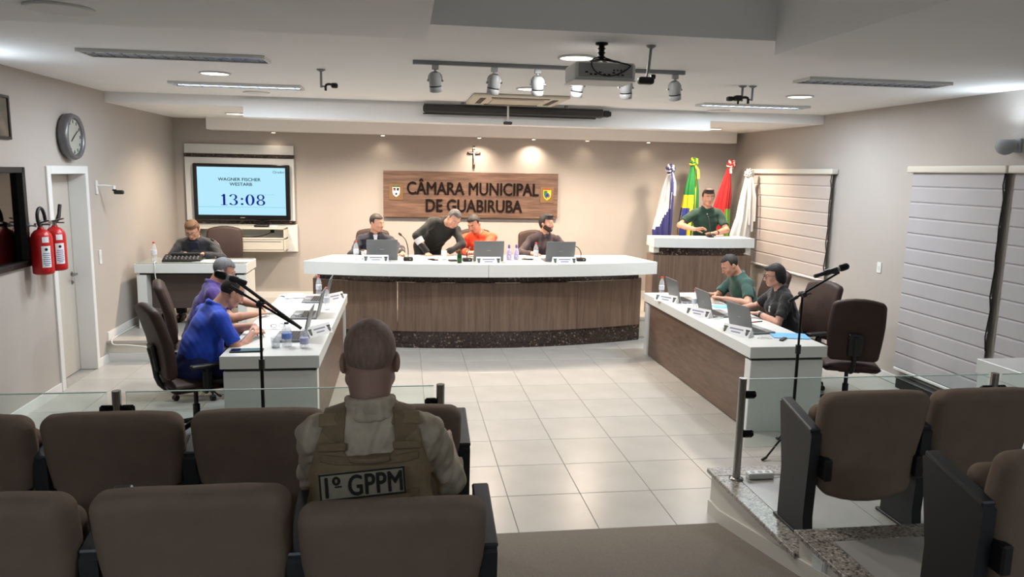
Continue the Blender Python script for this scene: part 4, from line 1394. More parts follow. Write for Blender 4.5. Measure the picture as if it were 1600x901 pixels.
# ================================================================ LAPTOPS, PLATES, BOTTLES, SMALL THINGS
def make_laptop(label, loc, rz, ang=1.85, w=.38, d=.25):
    t = thing('laptop', label, 'laptop', loc, rz, 'open grey laptops on the desks')
    b = B(); b.box((0, 0, .010), (w, d, .018), .005); bs = b.out('base', M_LAPTOP, t)
    b = B()
    for r in range(5):
        for k in range(12):
            b.box((-w / 2 + .035 + k * (w - .07) / 11, .075 - r * .024, .0202), ((w - .07) / 12 - .003, .019, .003))
    b.out('keyboard', M_KEYS, bs)
    b = B(); b.box((0, -d / 2 + .045, .0195), (.11, .065, .002)); b.out('touchpad', M_GREYP, bs)
    R = Matrix.Rotation(ang - PI / 2, 3, 'X').inverted()
    lh = d
    b = B(); b.box((0, d / 2 - .004 + math.sin(ang - PI / 2) * lh / 2, .016 + math.cos(ang - PI / 2) * lh / 2), (w, .010, lh), .004, R=R); lid = b.out('lid', M_LAPTOP, t)
    n = R @ Vector((0, -1, 0))
    c = Vector((0, d / 2 - .004 + math.sin(ang - PI / 2) * lh / 2, .016 + math.cos(ang - PI / 2) * lh / 2))
    b = B(); b.box(tuple(c + n * .0055), (w - .02, .001, lh - .03), R=R); b.out('display', M_DARKGLASS, lid)
    b = B(); b.box(tuple(c - n * .0055), (.05, .001, .008), R=R); b.out('lid_mark', M_GREYP, lid)
    return t


lap = make_laptop('grey laptop in front of the man in dark suit, seen from behind', (-.27, 9.53, ZB), PI, 1.80)
dup(lap, 'grey laptop in front of the man in orange, seen from behind', (1.05, 9.44, ZB), PI)
dup(lap, 'grey laptop in front of the bearded man, seen from behind', (1.95, 9.41, ZB), PI + .06)
ZD = .765
dup(lap, 'grey laptop at the far end of the right desk', (3.23, 8.22, ZD), PI / 2)
dup(lap, 'grey laptop in the middle of the right desk, in front of the woman in black', (3.26, 7.38, ZD), PI / 2)
dup(lap, 'grey laptop at the near end of the right desk', (3.27, 6.58, ZD), PI / 2 + .15)
dup(lap, 'grey laptop on the left desk in front of the man in blue', (-.96, 6.48, ZD), -PI / 2)
dup(lap, 'grey laptop in the middle of the left desk', (-.96, 7.46, ZD), -PI / 2)
dup(lap, 'grey laptop at the far end of the left desk beside the bottles', (-.97, 8.36, ZD), -PI / 2)

M_INK = mat('print_ink', (0.50, 0.52, 0.62), 0.8)


def make_plate(label, loc, rz):
    t = thing('name_plate', label, 'name plate', loc, rz, 'white tent name plates on the desks')
    w, h, d = .30, .085, .045
    b = B()
    b.add([(-w / 2, -d, 0), (w / 2, -d, 0), (w / 2, 0, h), (-w / 2, 0, h), (w / 2, d, 0), (-w / 2, d, 0)], [(0, 1, 2, 3), (3, 2, 4, 5), (0, 3, 5), (1, 4, 2), (0, 5, 4, 1)])
    c = b.out('card', M_PAPER, t)
    nrm = Vector((0, -h, d)).normalized()
    def on(u, v): return Vector((u, -d, 0)) + Vector((0, d, h)) * v + nrm * .0012
    b = B()
    def quad(u0, u1, v0, v1, ci):
        b.cur = ci; b.add([tuple(on(*q)) for q in ((u0, v0), (u1, v0), (u1, v1), (u0, v1))], [(0, 1, 2, 3)])
    quad(-.075, .075, .56, .70, 0); quad(-.05, .05, .26, .38, 0)
    for s in (-1, 1):
        quad(s * .12 - .016, s * .12 + .016, .28, .62, 1); quad(s * .12 - .022, s * .12 + .022, .62, .76, 2 if s < 0 else 3); quad(s * .12 - .010, s * .12 + .010, .16, .28, 3)
    b.out('printing', [M_INK, mat('plate_grey', (.35, .36, .36), .7), mat('plate_green', (.2, .35, .25), .7), mat('plate_dark', (.15, .15, .16), .7)], c)
    return t


pl = make_plate('white name plate in front of the laptop of the man in dark suit', (-.34, 9.22, ZB), -.03)
dup(pl, 'white name plate in front of the middle laptop on the bench', (1.02, 9.06, ZB), 0)
dup(pl, 'white name plate in front of the laptop of the bearded man', (1.97, 9.08, ZB), .03)
dup(pl, 'white name plate at the far end of the right desk', (2.99, 8.16, ZD), -PI / 2 + .55)
dup(pl, 'white name plate in the middle of the right desk', (3.03, 7.30, ZD), -PI / 2 + .5)
dup(pl, 'white name plate before the nearest laptop on the right desk', (3.04, 6.40, ZD), -PI / 2 + .5)
dup(pl, 'white name plate before the laptop of the man in blue', (-.75, 6.60, ZD), PI / 2 - .6)
dup(pl, 'white name plate at the far end of the left desk', (-.77, 8.33, ZD), PI / 2 - .6)

M_WATER = glass_mat('water', (0.90, 0.93, 0.95), .3, .03)
M_LABELB = mat('bottle_label_blue', (0.38, 0.50, 0.78), 0.6)
M_LABELW = mat('bottle_label_white', (0.80, 0.82, 0.86), 0.6)


def make_bottle(label, loc, h=.235, r=.032, cap=None, lab=None):
    t = thing('water_bottle', label, 'bottle', loc, 0, 'plastic water bottles')
    b = B(); b.lathe([(r * .85, 0), (r, .008), (r, h * .22), (r * .93, h * .25), (r, h * .28), (r, h * .58), (r * .94, h * .61), (r, h * .64), (r * .75, h * .78), (r * .42, h * .89), (r * .40, h * .94)], 20); b.out('body', M_PLAST, t)
    b = B(); b.lathe([(r * .42, h * .93), (r * .47, h * .94), (r * .47, h), (r * .40, h * 1.005)], 16); b.out('cap', cap or M_CAPRED, t)
    b = B(); b.lathe([(r * 1.02, h * .34), (r * 1.02, h * .56)], 20); b.out('label_band', lab or M_LABELW, t)
    return t


bt = make_bottle('water bottle with red cap at the left end of the bench', (-.59, 9.42, ZB))
dup(bt, 'water bottle with red cap on the bench left of the laptop of the bearded man', (1.66, 9.36, ZB))
dup(bt, 'water bottle with red cap at the far end of the right desk', (3.06, 8.55, ZD))
dup(bt, 'water bottle with red cap in the middle of the right desk', (3.10, 7.60, ZD))
dup(bt, 'water bottle with red cap at the far corner of the left desk', (-.96, 8.63, ZD))
dup(bt, 'water bottle with red cap beside the middle laptop of the left desk', (-.79, 7.78, ZD))
dup(bt, 'water bottle with red cap at the left end of the clerk desk', (-3.03, 9.66, 1.038))
make_bottle('large water bottle with blue label and dark cap before the man in blue', (-.945, 6.15, ZD), .20, .040, mat('dark_blue_cap', (.12, .14, .25), .5), M_LABELB)
t = thing('crushed_bottle', 'small open crumpled water bottle near the corner of the left desk', 'bottle', (-.80, 6.09, ZD))
b = B(); b.lathe([(.030, 0), (.036, .008), (.034, .03), (.037, .045), (.032, .06), (.036, .08), (.030, .10), (.033, .115), (.018, .135), (.014, .155)], 18); b.out('body', M_PLAST, t)
b = B(); b.lathe([(.0365, .035), (.0345, .06), (.0370, .085)], 18); b.out('label_band', mat('lilac_label', (.62, .62, .78), .6), t)


def tumbler(label, loc, h=.10, r=.033, m=None, group='drinking glasses', name='drinking_glass', liquid=None):
    t = thing(name, label, 'glass', loc, 0, group)
    b = B(); b.lathe([(r * .85, 0), (r, h), (r * .93, h), (r * .78, .01), (.002, .01)], 20); b.out('body', m or M_PLAST, t)
    b = B(); b.lathe([(r * .84, .0006), (r * .86, .008)], 18); b.out('foot', M_GREYP if m is None else m, t)
    return t


tumbler('drinking glass before the arms of the man in blue', (-1.03, 6.12, ZD), .085, .038)
tumbler('drinking glass on the bench in front of the bending man', (.50, 9.43, ZB), .12, .036)
tumbler('drinking glass beside the red capped bottle at the left end of the bench', (-.50, 9.50, ZB), .10)
M_PURP = mat('purple_print', (0.60, 0.55, 0.76), 0.5, col2=(0.80, 0.78, 0.86), scale=40)
for k, (x, y) in enumerate(((1.33, 9.47), (1.43, 9.50))):
    t = thing('printed_bottle', ('white and purple printed bottle just right of the middle laptop, left of two', 'white and purple printed bottle right of the middle laptop, right of two')[k], 'bottle', (x, y, ZB), 0, 'purple printed bottles')
    b = B(); b.lathe([(.028, 0), (.034, .01), (.034, .10), (.022, .13), (.013, .15)], 18); b.out('body', M_PURP, t)
    b = B(); b.lathe([(.0135, .148), (.015, .15), (.015, .185), (.008, .195)], 14); b.out('cap', mat('purple_cap', (.42, .34, .62), .5), t)
t = thing('green_bottle', 'small dark green bottle with gold top on the front of the bench', 'bottle', (.67, 9.12, ZB))
b = B(); b.lathe([(.026, 0), (.030, .008), (.030, .085), (.016, .12), (.012, .15)], 18); b.out('body', mat('green_bottle_glass', (0.06, 0.22, 0.12), 0.15), t)
b = B(); b.lathe([(.0125, .148), (.015, .15), (.015, .17)], 14); b.out('cap', mat('bottle_gold', (.45, .38, .22), .4, metal=.6), t)
b = B(); b.lathe([(.0306, .03), (.0306, .065)], 18); b.out('label_band', mat('green_label', (.10, .34, .20), .6), t)


def sheets(name, label, loc, rz, w=.21, d=.297, n=1, m=None, cat='paper', skew=.06, group=None):
    t = thing(name, label, cat, loc, rz, group)
    for k in range(n):
        b = B(); b.box((random.uniform(-1, 1) * .01 * (n > 1), random.uniform(-1, 1) * .01 * (n > 1), .0015 + k * .0022), (w, d, .002), R=Matrix.Rotation(random.uniform(-skew, skew) * (n > 1), 3, 'Z')); b.out('sheet', m or M_PAPER, t)
    return t


PG = 'loose papers on the desks'
sheets('paper_stack', 'stack of loose papers on the far end of the left desk', (-1.22, 8.62, ZD), .5, n=6, skew=.35, group=PG)
sheets('paper_sheet', 'white paper sheet on the left desk beside the far laptop', (-1.20, 8.18, ZD), 1.45, group=PG)
sheets('paper_sheet', 'white paper sheet under the spectacles on the left desk', (-1.20, 7.72, ZD), 1.62, n=2, group=PG)
sheets('paper_sheet', 'white paper sheet on the left desk before the clasped hands', (-1.20, 6.93, ZD), 1.5, n=2, group=PG)
sheets('paper_sheet', 'white paper sheet on the clerk desk under the bent arm', (-2.42, 9.66, 1.038), 1.4, n=2, group=PG)
sheets('paper_sheet', 'white paper sheet at the right end of the clerk desk', (-2.05, 9.72, 1.038), 1.62, group=PG)
sheets('paper_sheet', 'white paper sheet on the bench right of the middle name plate', (1.40, 9.22, ZB), 1.5, group=PG)
sheets('paper_sheet', 'white paper sheet on the bench below the bending man', (.55, 9.62, ZB), 1.4, n=2, group=PG)
sheets('paper_stack', 'open papers on the podium top before the man in green', (3.92, 10.10, 1.345), 1.5, n=4, skew=.2, group=PG)
sheets('paper_sheet', 'white paper sheet on the right desk between the two nearer laptops', (3.42, 7.10, ZD), .1, group=PG)
sheets('blue_folder', 'light blue folder lying at the near end of the right desk', (3.50, 6.30, ZD), 1.3, .23, .31, 3, M_BLUEF, 'folder', .04)
sheets('blue_folder', 'light blue card on the right desk behind the middle laptop', (3.53, 7.82, ZD), 1.5, .18, .25, 2, M_BLUEF, 'folder', .04)


def slab_thing(name, label, cat, loc, rz, w, d, h, m, scr=None, scr_m=None, group=None):
    t = thing(name, label, cat, loc, rz, group)
    b = B(); b.pad((0, 0, h / 2 + .0005), (w, d, h), min(.006, h * .45), 2); b.out('body', m, t)
    if scr: b = B(); b.box((0, 0, h + .0012), (w * .9, d * .9, .001)); b.out('screen', scr_m, t)
    return t


slab_thing('tablet', 'dark tablet at the near edge of the left desk', 'tablet', (-1.23, 6.00, ZD), 0.06, .25, .10, .012, M_BLACK, True, M_DARKGLASS)
slab_thing('smartphone', 'black smartphone at the left of the bending man on the bench', 'phone', (.36, 9.42, ZB), .5, .075, .15, .010, M_BLACK, True, M_DARKGLASS)
slab_thing('smartphone', 'dark smartphone on the bench right of the printed bottles', 'phone', (1.58, 9.50, ZB), 1.1, .075, .15, .010, M_BLACK, True, M_DARKGLASS)
slab_thing('small_case', 'dark wallet on the bench beside the upright drinking glass', 'wallet', (.60, 9.30, ZB), .3, .10, .08, .02, mat('wallet_dark', (.12, .11, .11), .6))
slab_thing('key_case', 'black key fob on the near end of the right desk', 'keys', (3.36, 6.16, ZD), 2.4, .035, .13, .016, M_BLACK)
t = thing('pen', 'red and black pen lying on the right desk behind the nearest laptop', 'pen', (3.50, 6.95, ZD), .35)
b = B(); b.cyl((-.07, 0, .006), (0, 0, .006), .0055, n=8); b.out('cap', mat('pen_red', (.72, .12, .12), .4), t)
b = B(); b.cyl((0, 0, .006), (.07, 0, .006), .005, n=8); b.out('barrel', M_BLACK, t)
for k, (x, y, lab) in enumerate(((3.20, 6.22, 'coiled white cable beside the nearest laptop on the right desk'), (3.16, 7.12, 'coiled white cable beside the middle laptop on the right desk'), (3.14, 8.0, 'coiled white cable beside the far laptop on the right desk'))):
    t = thing('laptop_cable', lab, 'cable', (x, y, ZD), .6 * k, 'white cables on the right desk')
    b = B(); b.tube([(.06 * math.cos(a) + .004 * a, .035 * math.sin(a), .005 + .003 * (i % 3)) for i, a in enumerate(np.linspace(0, 9, 22))], .0035, 6, 1); b.out('cord', M_WHITE, t)
for x, y, lab, rz in ((-1.02, 7.30, 'folded spectacles on papers before the middle laptop', .4), (-1.13, 6.86, 'folded spectacles before the clasped hands of the man in blue', .2)):
    t = thing('spectacles', lab, 'glasses', (x, y, ZD + .006), rz, 'spectacles lying on the left desk')
    b = B()
    for s in (-1, 1):
        b.tube([(s * .034 + .024 * math.cos(a), 0, .02 + .017 * math.sin(a)) for a in np.linspace(0, 2 * PI, 15)], .002, 6)
        b.tube([(s * .06, 0, .026), (s * .062, .06, .02), (s * .05, .12, .006)], .002, 6)
    b.tube([(-.01, 0, .024), (.01, 0, .024)], .002, 6); b.out('frame', M_BLACK, t)
    b = B()
    for s in (-1, 1): b.add([(s * .034 + .023 * math.cos(a), 0, .02 + .016 * math.sin(a)) for a in np.linspace(0, 2 * PI, 12, endpoint=False)], [tuple(range(12))])
    b.out('lenses', M_PLAST, t)

# mixer on the clerk desk
t = thing('sound_mixer', 'black sound mixer box on the clerk desk before the man in jacket', 'mixer', (-2.70, 9.66, 1.038), .05)
b = B(); b.prism([(-.09, 0), (.10, 0), (.10, .075), (.03, .06), (-.09, .02)], -.22, .22, R=Matrix(((0, 0, 1), (1, 0, 0), (0, 1, 0)))); b.out('case', M_BLACK, t)
for r in range(2):
    b = B()
    for k in range(9): b.cyl((-.18 + .045 * k, -.05 + .05 * r, .032 + .016 * r), (-.18 + .045 * k, -.052 + .05 * r, .048 + .016 * r), .009, n=8)
    b.out('knob_row', M_GREYP, t)
b = B(); b.box((.02, .07, .083), (.34, .05, .028), .006); b.out('receiver', mat('receiver_grey', (.18, .18, .19), .5), t)

# cables
t = thing('cable', 'white cable hanging down the front of the clerk desk', 'cable', (-2.95, 9.40, .3))
b = B(); b.tube([(-.03, .16, .748), (-.01, .03, .752), (0, -.0, .74), (.0, -.01, .60), (.03, .0, .42), (.10, .03, .28), (.12, .06, .10), (.10, .1, -.05)], .006, 6, 2); b.out('cord', M_WHITE, t)
t = thing('cable', 'white cable running along the edge of the dais on the left', 'cable', (-3.2, 8.76, 0))
b = B(); b.tube([(-.06, .95, DAIS + .008), (-.075, .5, DAIS + .008), (-.07, .1, DAIS + .008), (-.05, .0, DAIS + .008), (-.03, -.03, .20), (.1, -.03, .205), (.30, -.03, .18), (.55, -.03, .15), (.8, -.03, .16), (1.2, -.03, .10), (1.4, -.03, .02)], .008, 6, 2); b.out('cord', M_WHITE, t)
t = thing('power_adapter', 'black power adapter blocks with tangled cords under the clerk desk', 'power adapter', (-2.45, 9.86, DAIS))
b = B(); b.pad((0, 0, .03), (.14, .07, .055), .012, 2); b.out('adapter_block', M_BLACK, t)
b = B(); b.pad((.20, .05, .06), (.07, .10, .11), .012, 2); b.out('adapter_block', M_BLACK, t)
b = B(); b.tube([(-.07, 0, .02), (-.18, .06, .01), (-.10, .12, .01), (.05, .10, .02), (.15, .03, .06), (.10, -.05, .01), (.22, -.03, .01)], .006, 6, 2); b.out('cord', M_BLACK, t)


# ================================================================ FLAGS
FM = {k: mat('flag_' + k, c, .75, sheen=.2) for k, c in dict(white=(.84, .84, .84), navy=(.16, .17, .42), green=(.03, .44, .18), yellow=(.93, .80, .12), blue=(.13, .20, .52), red=(.72, .07, .10), lime=(.45, .66, .25), cream=(.86, .84, .80)).items()}


def flag(label, x, y, ztop, prof, cols, pick, ros, pole_m, ribbon=None):
    """prof: (height, centre offset, width, depth) down the draped cloth; pick(angle, height) -> colour index."""
    t = thing('flag', label, 'flag', (x, y, DAIS), 0, 'flags on poles behind the podium')
    H = ztop - DAIS
    b = B(); b.cyl((0, 0, .02), (0, 0, H), .013, n=10); b.out('pole', pole_m, t)
    b = B(); b.lathe([(.14, 0), (.14, .02), (.05, .04), (.022, .09)], 20); b.out('pole_base', M_BLACKM, t)
    n, m = 40, 34
    zs = np.linspace(prof[0][0], prof[-1][0], m)
    P = np.array(prof); o = np.argsort(P[:, 0]); P = P[o]
    v = []; b = B()
    for z in zs:
        c, w, d = (np.interp(z, P[:, 0], P[:, i]) for i in (1, 2, 3))
        g = min(1, (prof[0][0] - z) / .4)
        for i in range(n):
            a = 2 * PI * i / n
            r = 1 + .22 * g * math.sin(7 * a + z * 1.5) + .08 * g * math.sin(3 * a + 4 * z)
            v.append((c + w / 2 * math.cos(a) * r, d / 2 * math.sin(a) * (1 + .3 * g * math.sin(9 * a + z)), z - DAIS))
    for k in range(m - 1):
        for i in range(n):
            j = (i + 1) % n
            q = (k * n + i, k * n + j, (k + 1) * n + j, (k + 1) * n + i)
            b.cur = pick(math.cos(2 * PI * (i + .5) / n), (zs[k] + zs[k + 1]) / 2)
            o_ = len(b.v)
            b.f.append(q); b.mi.append(b.cur); b.sm.append(True)
    b.v = v
    b.f.append(tuple(range(n))[::-1]); b.mi.append(0); b.sm.append(False)
    b.f.append(tuple(range((m - 1) * n, m * n))); b.mi.append(0); b.sm.append(False)
    b.out('cloth', [FM[c] for c in cols], t)
    zc = H + .01
    b = B()
    for ring, (R, nl, ry) in enumerate(((.085, 9, -.02), (.055, 7, -.045))):
        for k in range(nl):
            a = 2 * PI * k / nl + ring * .3
            ca, sa = math.cos(a), math.sin(a)
            b.cur = (k + ring) % len(ros)
            b.tube([(0, ry, zc), (.6 * R * ca - .02 * sa, ry - .015, zc + .6 * R * sa + .02 * ca), (R * ca, ry - .005, zc + R * sa), (.6 * R * ca + .02 * sa, ry + .015, zc + .6 * R * sa - .02 * ca), (0, ry, zc)], [.006, .017, .014, .017, .006], 6, 1)
    b.cur = 0; b.sphere((0, -.06, zc), .022)
    b.out('rosette', [FM[c] for c in ros], t)
    if ribbon:
        b = B()
        for k, (dx, L, ci) in enumerate(ribbon):
            b.cur = ci
            b.add([(dx * .3 - .014, -.07, zc - .05), (dx * .3 + .014, -.075, zc - .05), (dx + .02, -.13, zc - L * .5), (dx + .016, -.16, zc - L), (dx - .016, -.155, zc - L), (dx - .01, -.125, zc - L * .5)], [(0, 1, 2, 5), (5, 2, 3, 4)])
            b.add([(dx * .3 - .014, -.073, zc - .05), (dx * .3 + .014, -.078, zc - .05), (dx + .02, -.133, zc - L * .5), (dx + .016, -.163, zc - L), (dx - .016, -.158, zc - L), (dx - .01, -.128, zc - L * .5)], [(5, 2, 1, 0), (4, 3, 2, 5)])
        b.out('ribbon', [FM[c] for c in ros], t)
    return t


M_POLEW = mat('flag_pole_white', (.82, .80, .76), .4)
M_POLEG = mat('flag_pole_brass', (.55, .42, .22), .35, metal=.7)
flag('white and navy striped flag with a navy rosette, leftmost of the four', 4.05, 11.22, 2.29,
     [(2.25, 0, .07, .07), (2.0, -.02, .17, .12), (1.7, -.045, .21, .15), (1.35, -.075, .27, .17), (.95, -.06, .22, .16), (.72, -.04, .15, .12)], ['white', 'navy'],
     lambda c, z: 1 if (z < 1.62 + .25 * c and z < 1.7) or (.25 < c < .55) or c > .88 else 0, ['navy', 'white'], M_POLEG, [(.0, .35, 0), (.04, .40, 1)])
flag('green, yellow and blue flag with a green and yellow rosette', 4.44, 11.26, 2.40,
     [(2.36, 0, .08, .07), (2.05, -.01, .19, .13), (1.7, -.02, .24, .15), (1.35, -.05, .25, .16), (.9, -.05, .22, .15), (.7, -.04, .14, .12)], ['green', 'yellow', 'blue'],
     lambda c, z: 2 if (z < 1.70 and z > 1.2 and -.95 < c < -.15) else 1 if (z < 1.92 and -1 < c < .2) or .5 < c < .68 else 0, ['green', 'yellow'], M_POLEG, [(.03, .25, 1)])
flag('red flag with lime green lower part and a red rosette, beside the man in green', 5.03, 11.22, 2.38,
     [(2.34, -.02, .06, .06), (2.0, -.07, .18, .12), (1.7, -.11, .24, .15), (1.4, -.12, .30, .16), (.95, -.08, .25, .15), (.72, -.05, .15, .12)], ['red', 'lime', 'white'],
     lambda c, z: 1 if (z < 1.72 and c > .15) else 2 if (z < 1.3) else 0, ['red', 'cream'], M_POLEW, [(-.06, .14, 1)])
flag('plain white flag with a white rosette in front of the far blind', 5.10, 10.72, 2.24,
     [(2.2, 0, .10, .08), (1.95, -.01, .17, .13), (1.6, -.03, .21, .15), (1.32, -.07, .28, .17), (1.0, -.02, .24, .16), (.70, 0, .16, .12)], ['white', 'cream'],
     lambda c, z: 1 if abs(c) < .3 else 0, ['white', 'cream'], M_POLEW, [(-.02, .75, 0), (.03, .85, 1), (.06, .7, 0)])


# ================================================================ PEOPLE
# Bodies are grown as one implicit surface (tapered limbs blended together) and meshed by surface nets.
class Field:
    def __init__(s):
        s.p = []

    def add(s, fn, lo, hi, k=.02, op='u'):
        s.p.append((fn, np.minimum(lo, hi), np.maximum(lo, hi), k, op)); return s

    def limb(s, a, b, ra, rb, k=.02, cut=None, op='u', grow=0.0):
        """Tapered capsule from a to b; cut=(t0, t1) ends it flat at those fractions."""
        a, b = arr(a), arr(b)
        ba = b - a; L2 = float(ba @ ba) + 1e-12; L = math.sqrt(L2)
        ra += grow; rb += grow
        R = max(ra, rb)

        def fn(X, Y, Z):
            px, py, pz = X - a[0], Y - a[1], Z - a[2]
            tr = (px * ba[0] + py * ba[1] + pz * ba[2]) / L2
            t = np.clip(tr, 0, 1)
            d = np.sqrt((px - t * ba[0]) ** 2 + (py - t * ba[1]) ** 2 + (pz - t * ba[2]) ** 2) - (ra + (rb - ra) * t)
            if cut:
                if cut[0] is not None: d = np.maximum(d, (cut[0] - tr) * L)
                if cut[1] is not None: d = np.maximum(d, (tr - cut[1]) * L)
            return d
        return s.add(fn, np.minimum(a, b) - R, np.maximum(a, b) + R, k, op)

    def ell(s, c, r, M=None, k=.02, op='u', clip=None):
        """Ellipsoid, M columns = its axes."""
        c = arr(c); r = arr(r) if not np.isscalar(r) else arr((r, r, r))
        A = np.eye(3) if M is None else np.array(M)
        e = np.sqrt(((A * r) ** 2).sum(1))

        def fn(X, Y, Z):
            p = [X - c[0], Y - c[1], Z - c[2]]
            q = [p[0] * A[0, i] + p[1] * A[1, i] + p[2] * A[2, i] for i in range(3)]
            k0 = np.sqrt(sum((q[i] / r[i]) ** 2 for i in range(3)))
            k1 = np.sqrt(sum((q[i] / r[i] ** 2) ** 2 for i in range(3))) + 1e-9
            d = k0 * (k0 - 1) / k1
            if clip is not None: d = np.maximum(d, clip(q))
            return d
        return s.add(fn, c - e, c + e, k, op)

    def slab(s, a, b, u, ra, rb, k=.03, grow=0.0, cut=None):
        """Elliptic tapered capsule; u = width direction, ra/rb = (half width, half depth) at the ends."""
        a, b, u = arr(a), arr(b), arr(u)
        ax = b - a; L = np.linalg.norm(ax); ax = ax / L
        u = u - ax * (u @ ax); u /= np.linalg.norm(u); w = np.cross(ax, u)
        R = max(*ra, *rb) + grow

        def fn(X, Y, Z):
            px, py, pz = X - a[0], Y - a[1], Z - a[2]
            h = px * ax[0] + py * ax[1] + pz * ax[2]
            t = np.clip(h / L, 0, 1)
            e = h - t * L
            pu = px * u[0] + py * u[1] + pz * u[2]
            pw = px * w[0] + py * w[1] + pz * w[2]
            ru = ra[0] + (rb[0] - ra[0]) * t + grow; rw = ra[1] + (rb[1] - ra[1]) * t + grow
            m = np.minimum(ru, rw)
            k0 = np.sqrt((pu / ru) ** 2 + (pw / rw) ** 2 + (e / m) ** 2)
            k1 = np.sqrt((pu / ru ** 2) ** 2 + (pw / rw ** 2) ** 2 + (e / m ** 2) ** 2) + 1e-9
            d = k0 * (k0 - 1) / k1
            if cut is not None: d = np.maximum(d, (h - cut * L))
            return d
        return s.add(fn, np.minimum(a, b) - R, np.maximum(a, b) + R, k)

    def mesh(s, h, name, m, parent, folds=0.0, seed=0, post=None):
        us = [p for p in s.p if p[4] == 'u']
        lo = np.min([p[1] for p in us], 0) - .03; hi = np.max([p[2] for p in us], 0) + .03
        n = np.ceil((hi - lo) / h).astype(int) + 1
        ax = [(lo[i] + h * np.arange(n[i])).astype(np.float32) for i in range(3)]
        D = np.full(n, .15, np.float32)
        for fn, a, c, k, op in s.p:
            m_ = k + 3 * h
            i0 = np.maximum(0, np.floor((a - m_ - lo) / h).astype(int)); i1 = np.minimum(n, np.ceil((c + m_ - lo) / h).astype(int) + 1)
            if (i1 <= i0).any(): continue
            sl = tuple(slice(i0[i], i1[i]) for i in range(3))
            X = ax[0][sl[0]][:, None, None]; Y = ax[1][sl[1]][None, :, None]; Z = ax[2][sl[2]][None, None, :]
            d = fn(X, Y, Z).astype(np.float32)
            c0 = D[sl]
            if op == 'u':
                hh = np.maximum(k - np.abs(c0 - d), 0) / k if k > 0 else 0
                D[sl] = np.minimum(c0, d) - hh * hh * k * .25
            else:
                d = -d
                hh = np.maximum(k - np.abs(c0 - d), 0) / k if k > 0 else 0
                D[sl] = np.maximum(c0, d) + hh * hh * k * .25
        if folds:
            rs = np.random.RandomState(seed + 3)
            X, Y, Z = ax[0][:, None, None], ax[1][None, :, None], ax[2][None, None, :]
            for i in range(5):
                w = rs.normal(size=3) * (22 + 14 * i); ph = rs.uniform(0, 6.28)
                D += folds / (1 + .45 * i) * np.sin(w[0] * X + w[1] * Y + w[2] * Z * .7 + ph + 1.3 * np.sin(7 * X + 9 * Z + i))
        if post is not None:
            D = post(D, ax[0][:, None, None], ax[1][None, :, None], ax[2][None, None, :]).astype(np.float32)
        D[0] = D[-1] = .1; D[:, 0] = D[:, -1] = .1; D[:, :, 0] = D[:, :, -1] = .1
        return nets(D, lo, h, name, m, parent)


def nets(D, lo, h, name, m, parent):
    S = D < 0
    c = np.zeros(np.array(D.shape) - 1, np.uint8)
    offs = [(i, j, k) for i in (0, 1) for j in (0, 1) for k in (0, 1)]
    sh = c.shape
    sub = lambda A, o: A[o[0]:o[0] + sh[0], o[1]:o[1] + sh[1], o[2]:o[2] + sh[2]]
    for o in offs: c += sub(S, o)
    act = (c > 0) & (c < 8)
    I = np.argwhere(act)
    vid = np.full(sh, -1, np.int32); vid[act] = np.arange(len(I))
    acc = np.zeros((len(I), 3)); cnt = np.zeros(len(I))
    val = {o: D[I[:, 0] + o[0], I[:, 1] + o[1], I[:, 2] + o[2]].astype(float) for o in offs}
    for a in offs:
        for axis in range(3):
            if a[axis]: continue
            bq = list(a); bq[axis] = 1; bq = tuple(bq)
            va, vb = val[a], val[bq]
            mk = (va < 0) != (vb < 0)
            t = np.where(mk, va / np.where(mk, va - vb, 1), 0)
            p = np.tile(np.array(a, float), (len(I), 1)); p[:, axis] += t
            acc[mk] += p[mk]; cnt[mk] += 1
    V = (I + acc / cnt[:, None]) * h + lo
    F = []
    for axis in range(3):
        b, d = (axis + 1) % 3, (axis + 2) % 3
        s0 = [slice(1, -1)] * 3; s0[axis] = slice(0, -1)
        s1 = [slice(1, -1)] * 3; s1[axis] = slice(1, None)
        A, Bq = S[tuple(s0)], S[tuple(s1)]
        E = np.argwhere(A != Bq)
        if not len(E): continue
        fl = A[tuple(E.T)]
        base = E.copy(); base[:, b] += 1; base[:, d] += 1
        def q(db, dd):
            i = base.copy(); i[:, b] += db; i[:, d] += dd
            return vid[tuple(i.T)]
        Q = np.stack([q(-1, -1), q(0, -1), q(0, 0), q(-1, 0)], 1)
        Q[~fl] = Q[~fl][:, ::-1]
        F.append(Q)
    F = np.concatenate(F)
    F = F[(F >= 0).all(1)]
    me = bpy.data.meshes.new(name)
    me.vertices.add(len(V)); me.vertices.foreach_set('co', V.astype(np.float32).ravel())
    me.loops.add(F.size); me.loops.foreach_set('vertex_index', F.astype(np.int32).ravel())
    me.polygons.add(len(F)); me.polygons.foreach_set('loop_start', np.arange(0, F.size, 4, dtype=np.int32))
    me.polygons.foreach_set('loop_total', np.full(len(F), 4, np.int32))
    me.polygons.foreach_set('use_smooth', np.ones(len(F), bool))
    me.update(calc_edges=True)
    me.materials.append(m)
    o = bpy.data.objects.new(name, me); COL.objects.link(o)
    if parent is not None: o.parent = parent
    return o


def rotm(yaw=0, pitch=0, roll=0):
    """Head/torso frame: columns right, forward, up. Positive yaw turns left, positive pitch nods down."""
    return np.array(Matrix.Rotation(yaw, 3, 'Z') @ Matrix.Rotation(-pitch, 3, 'X') @ Matrix.Rotation(roll, 3, 'Y'))


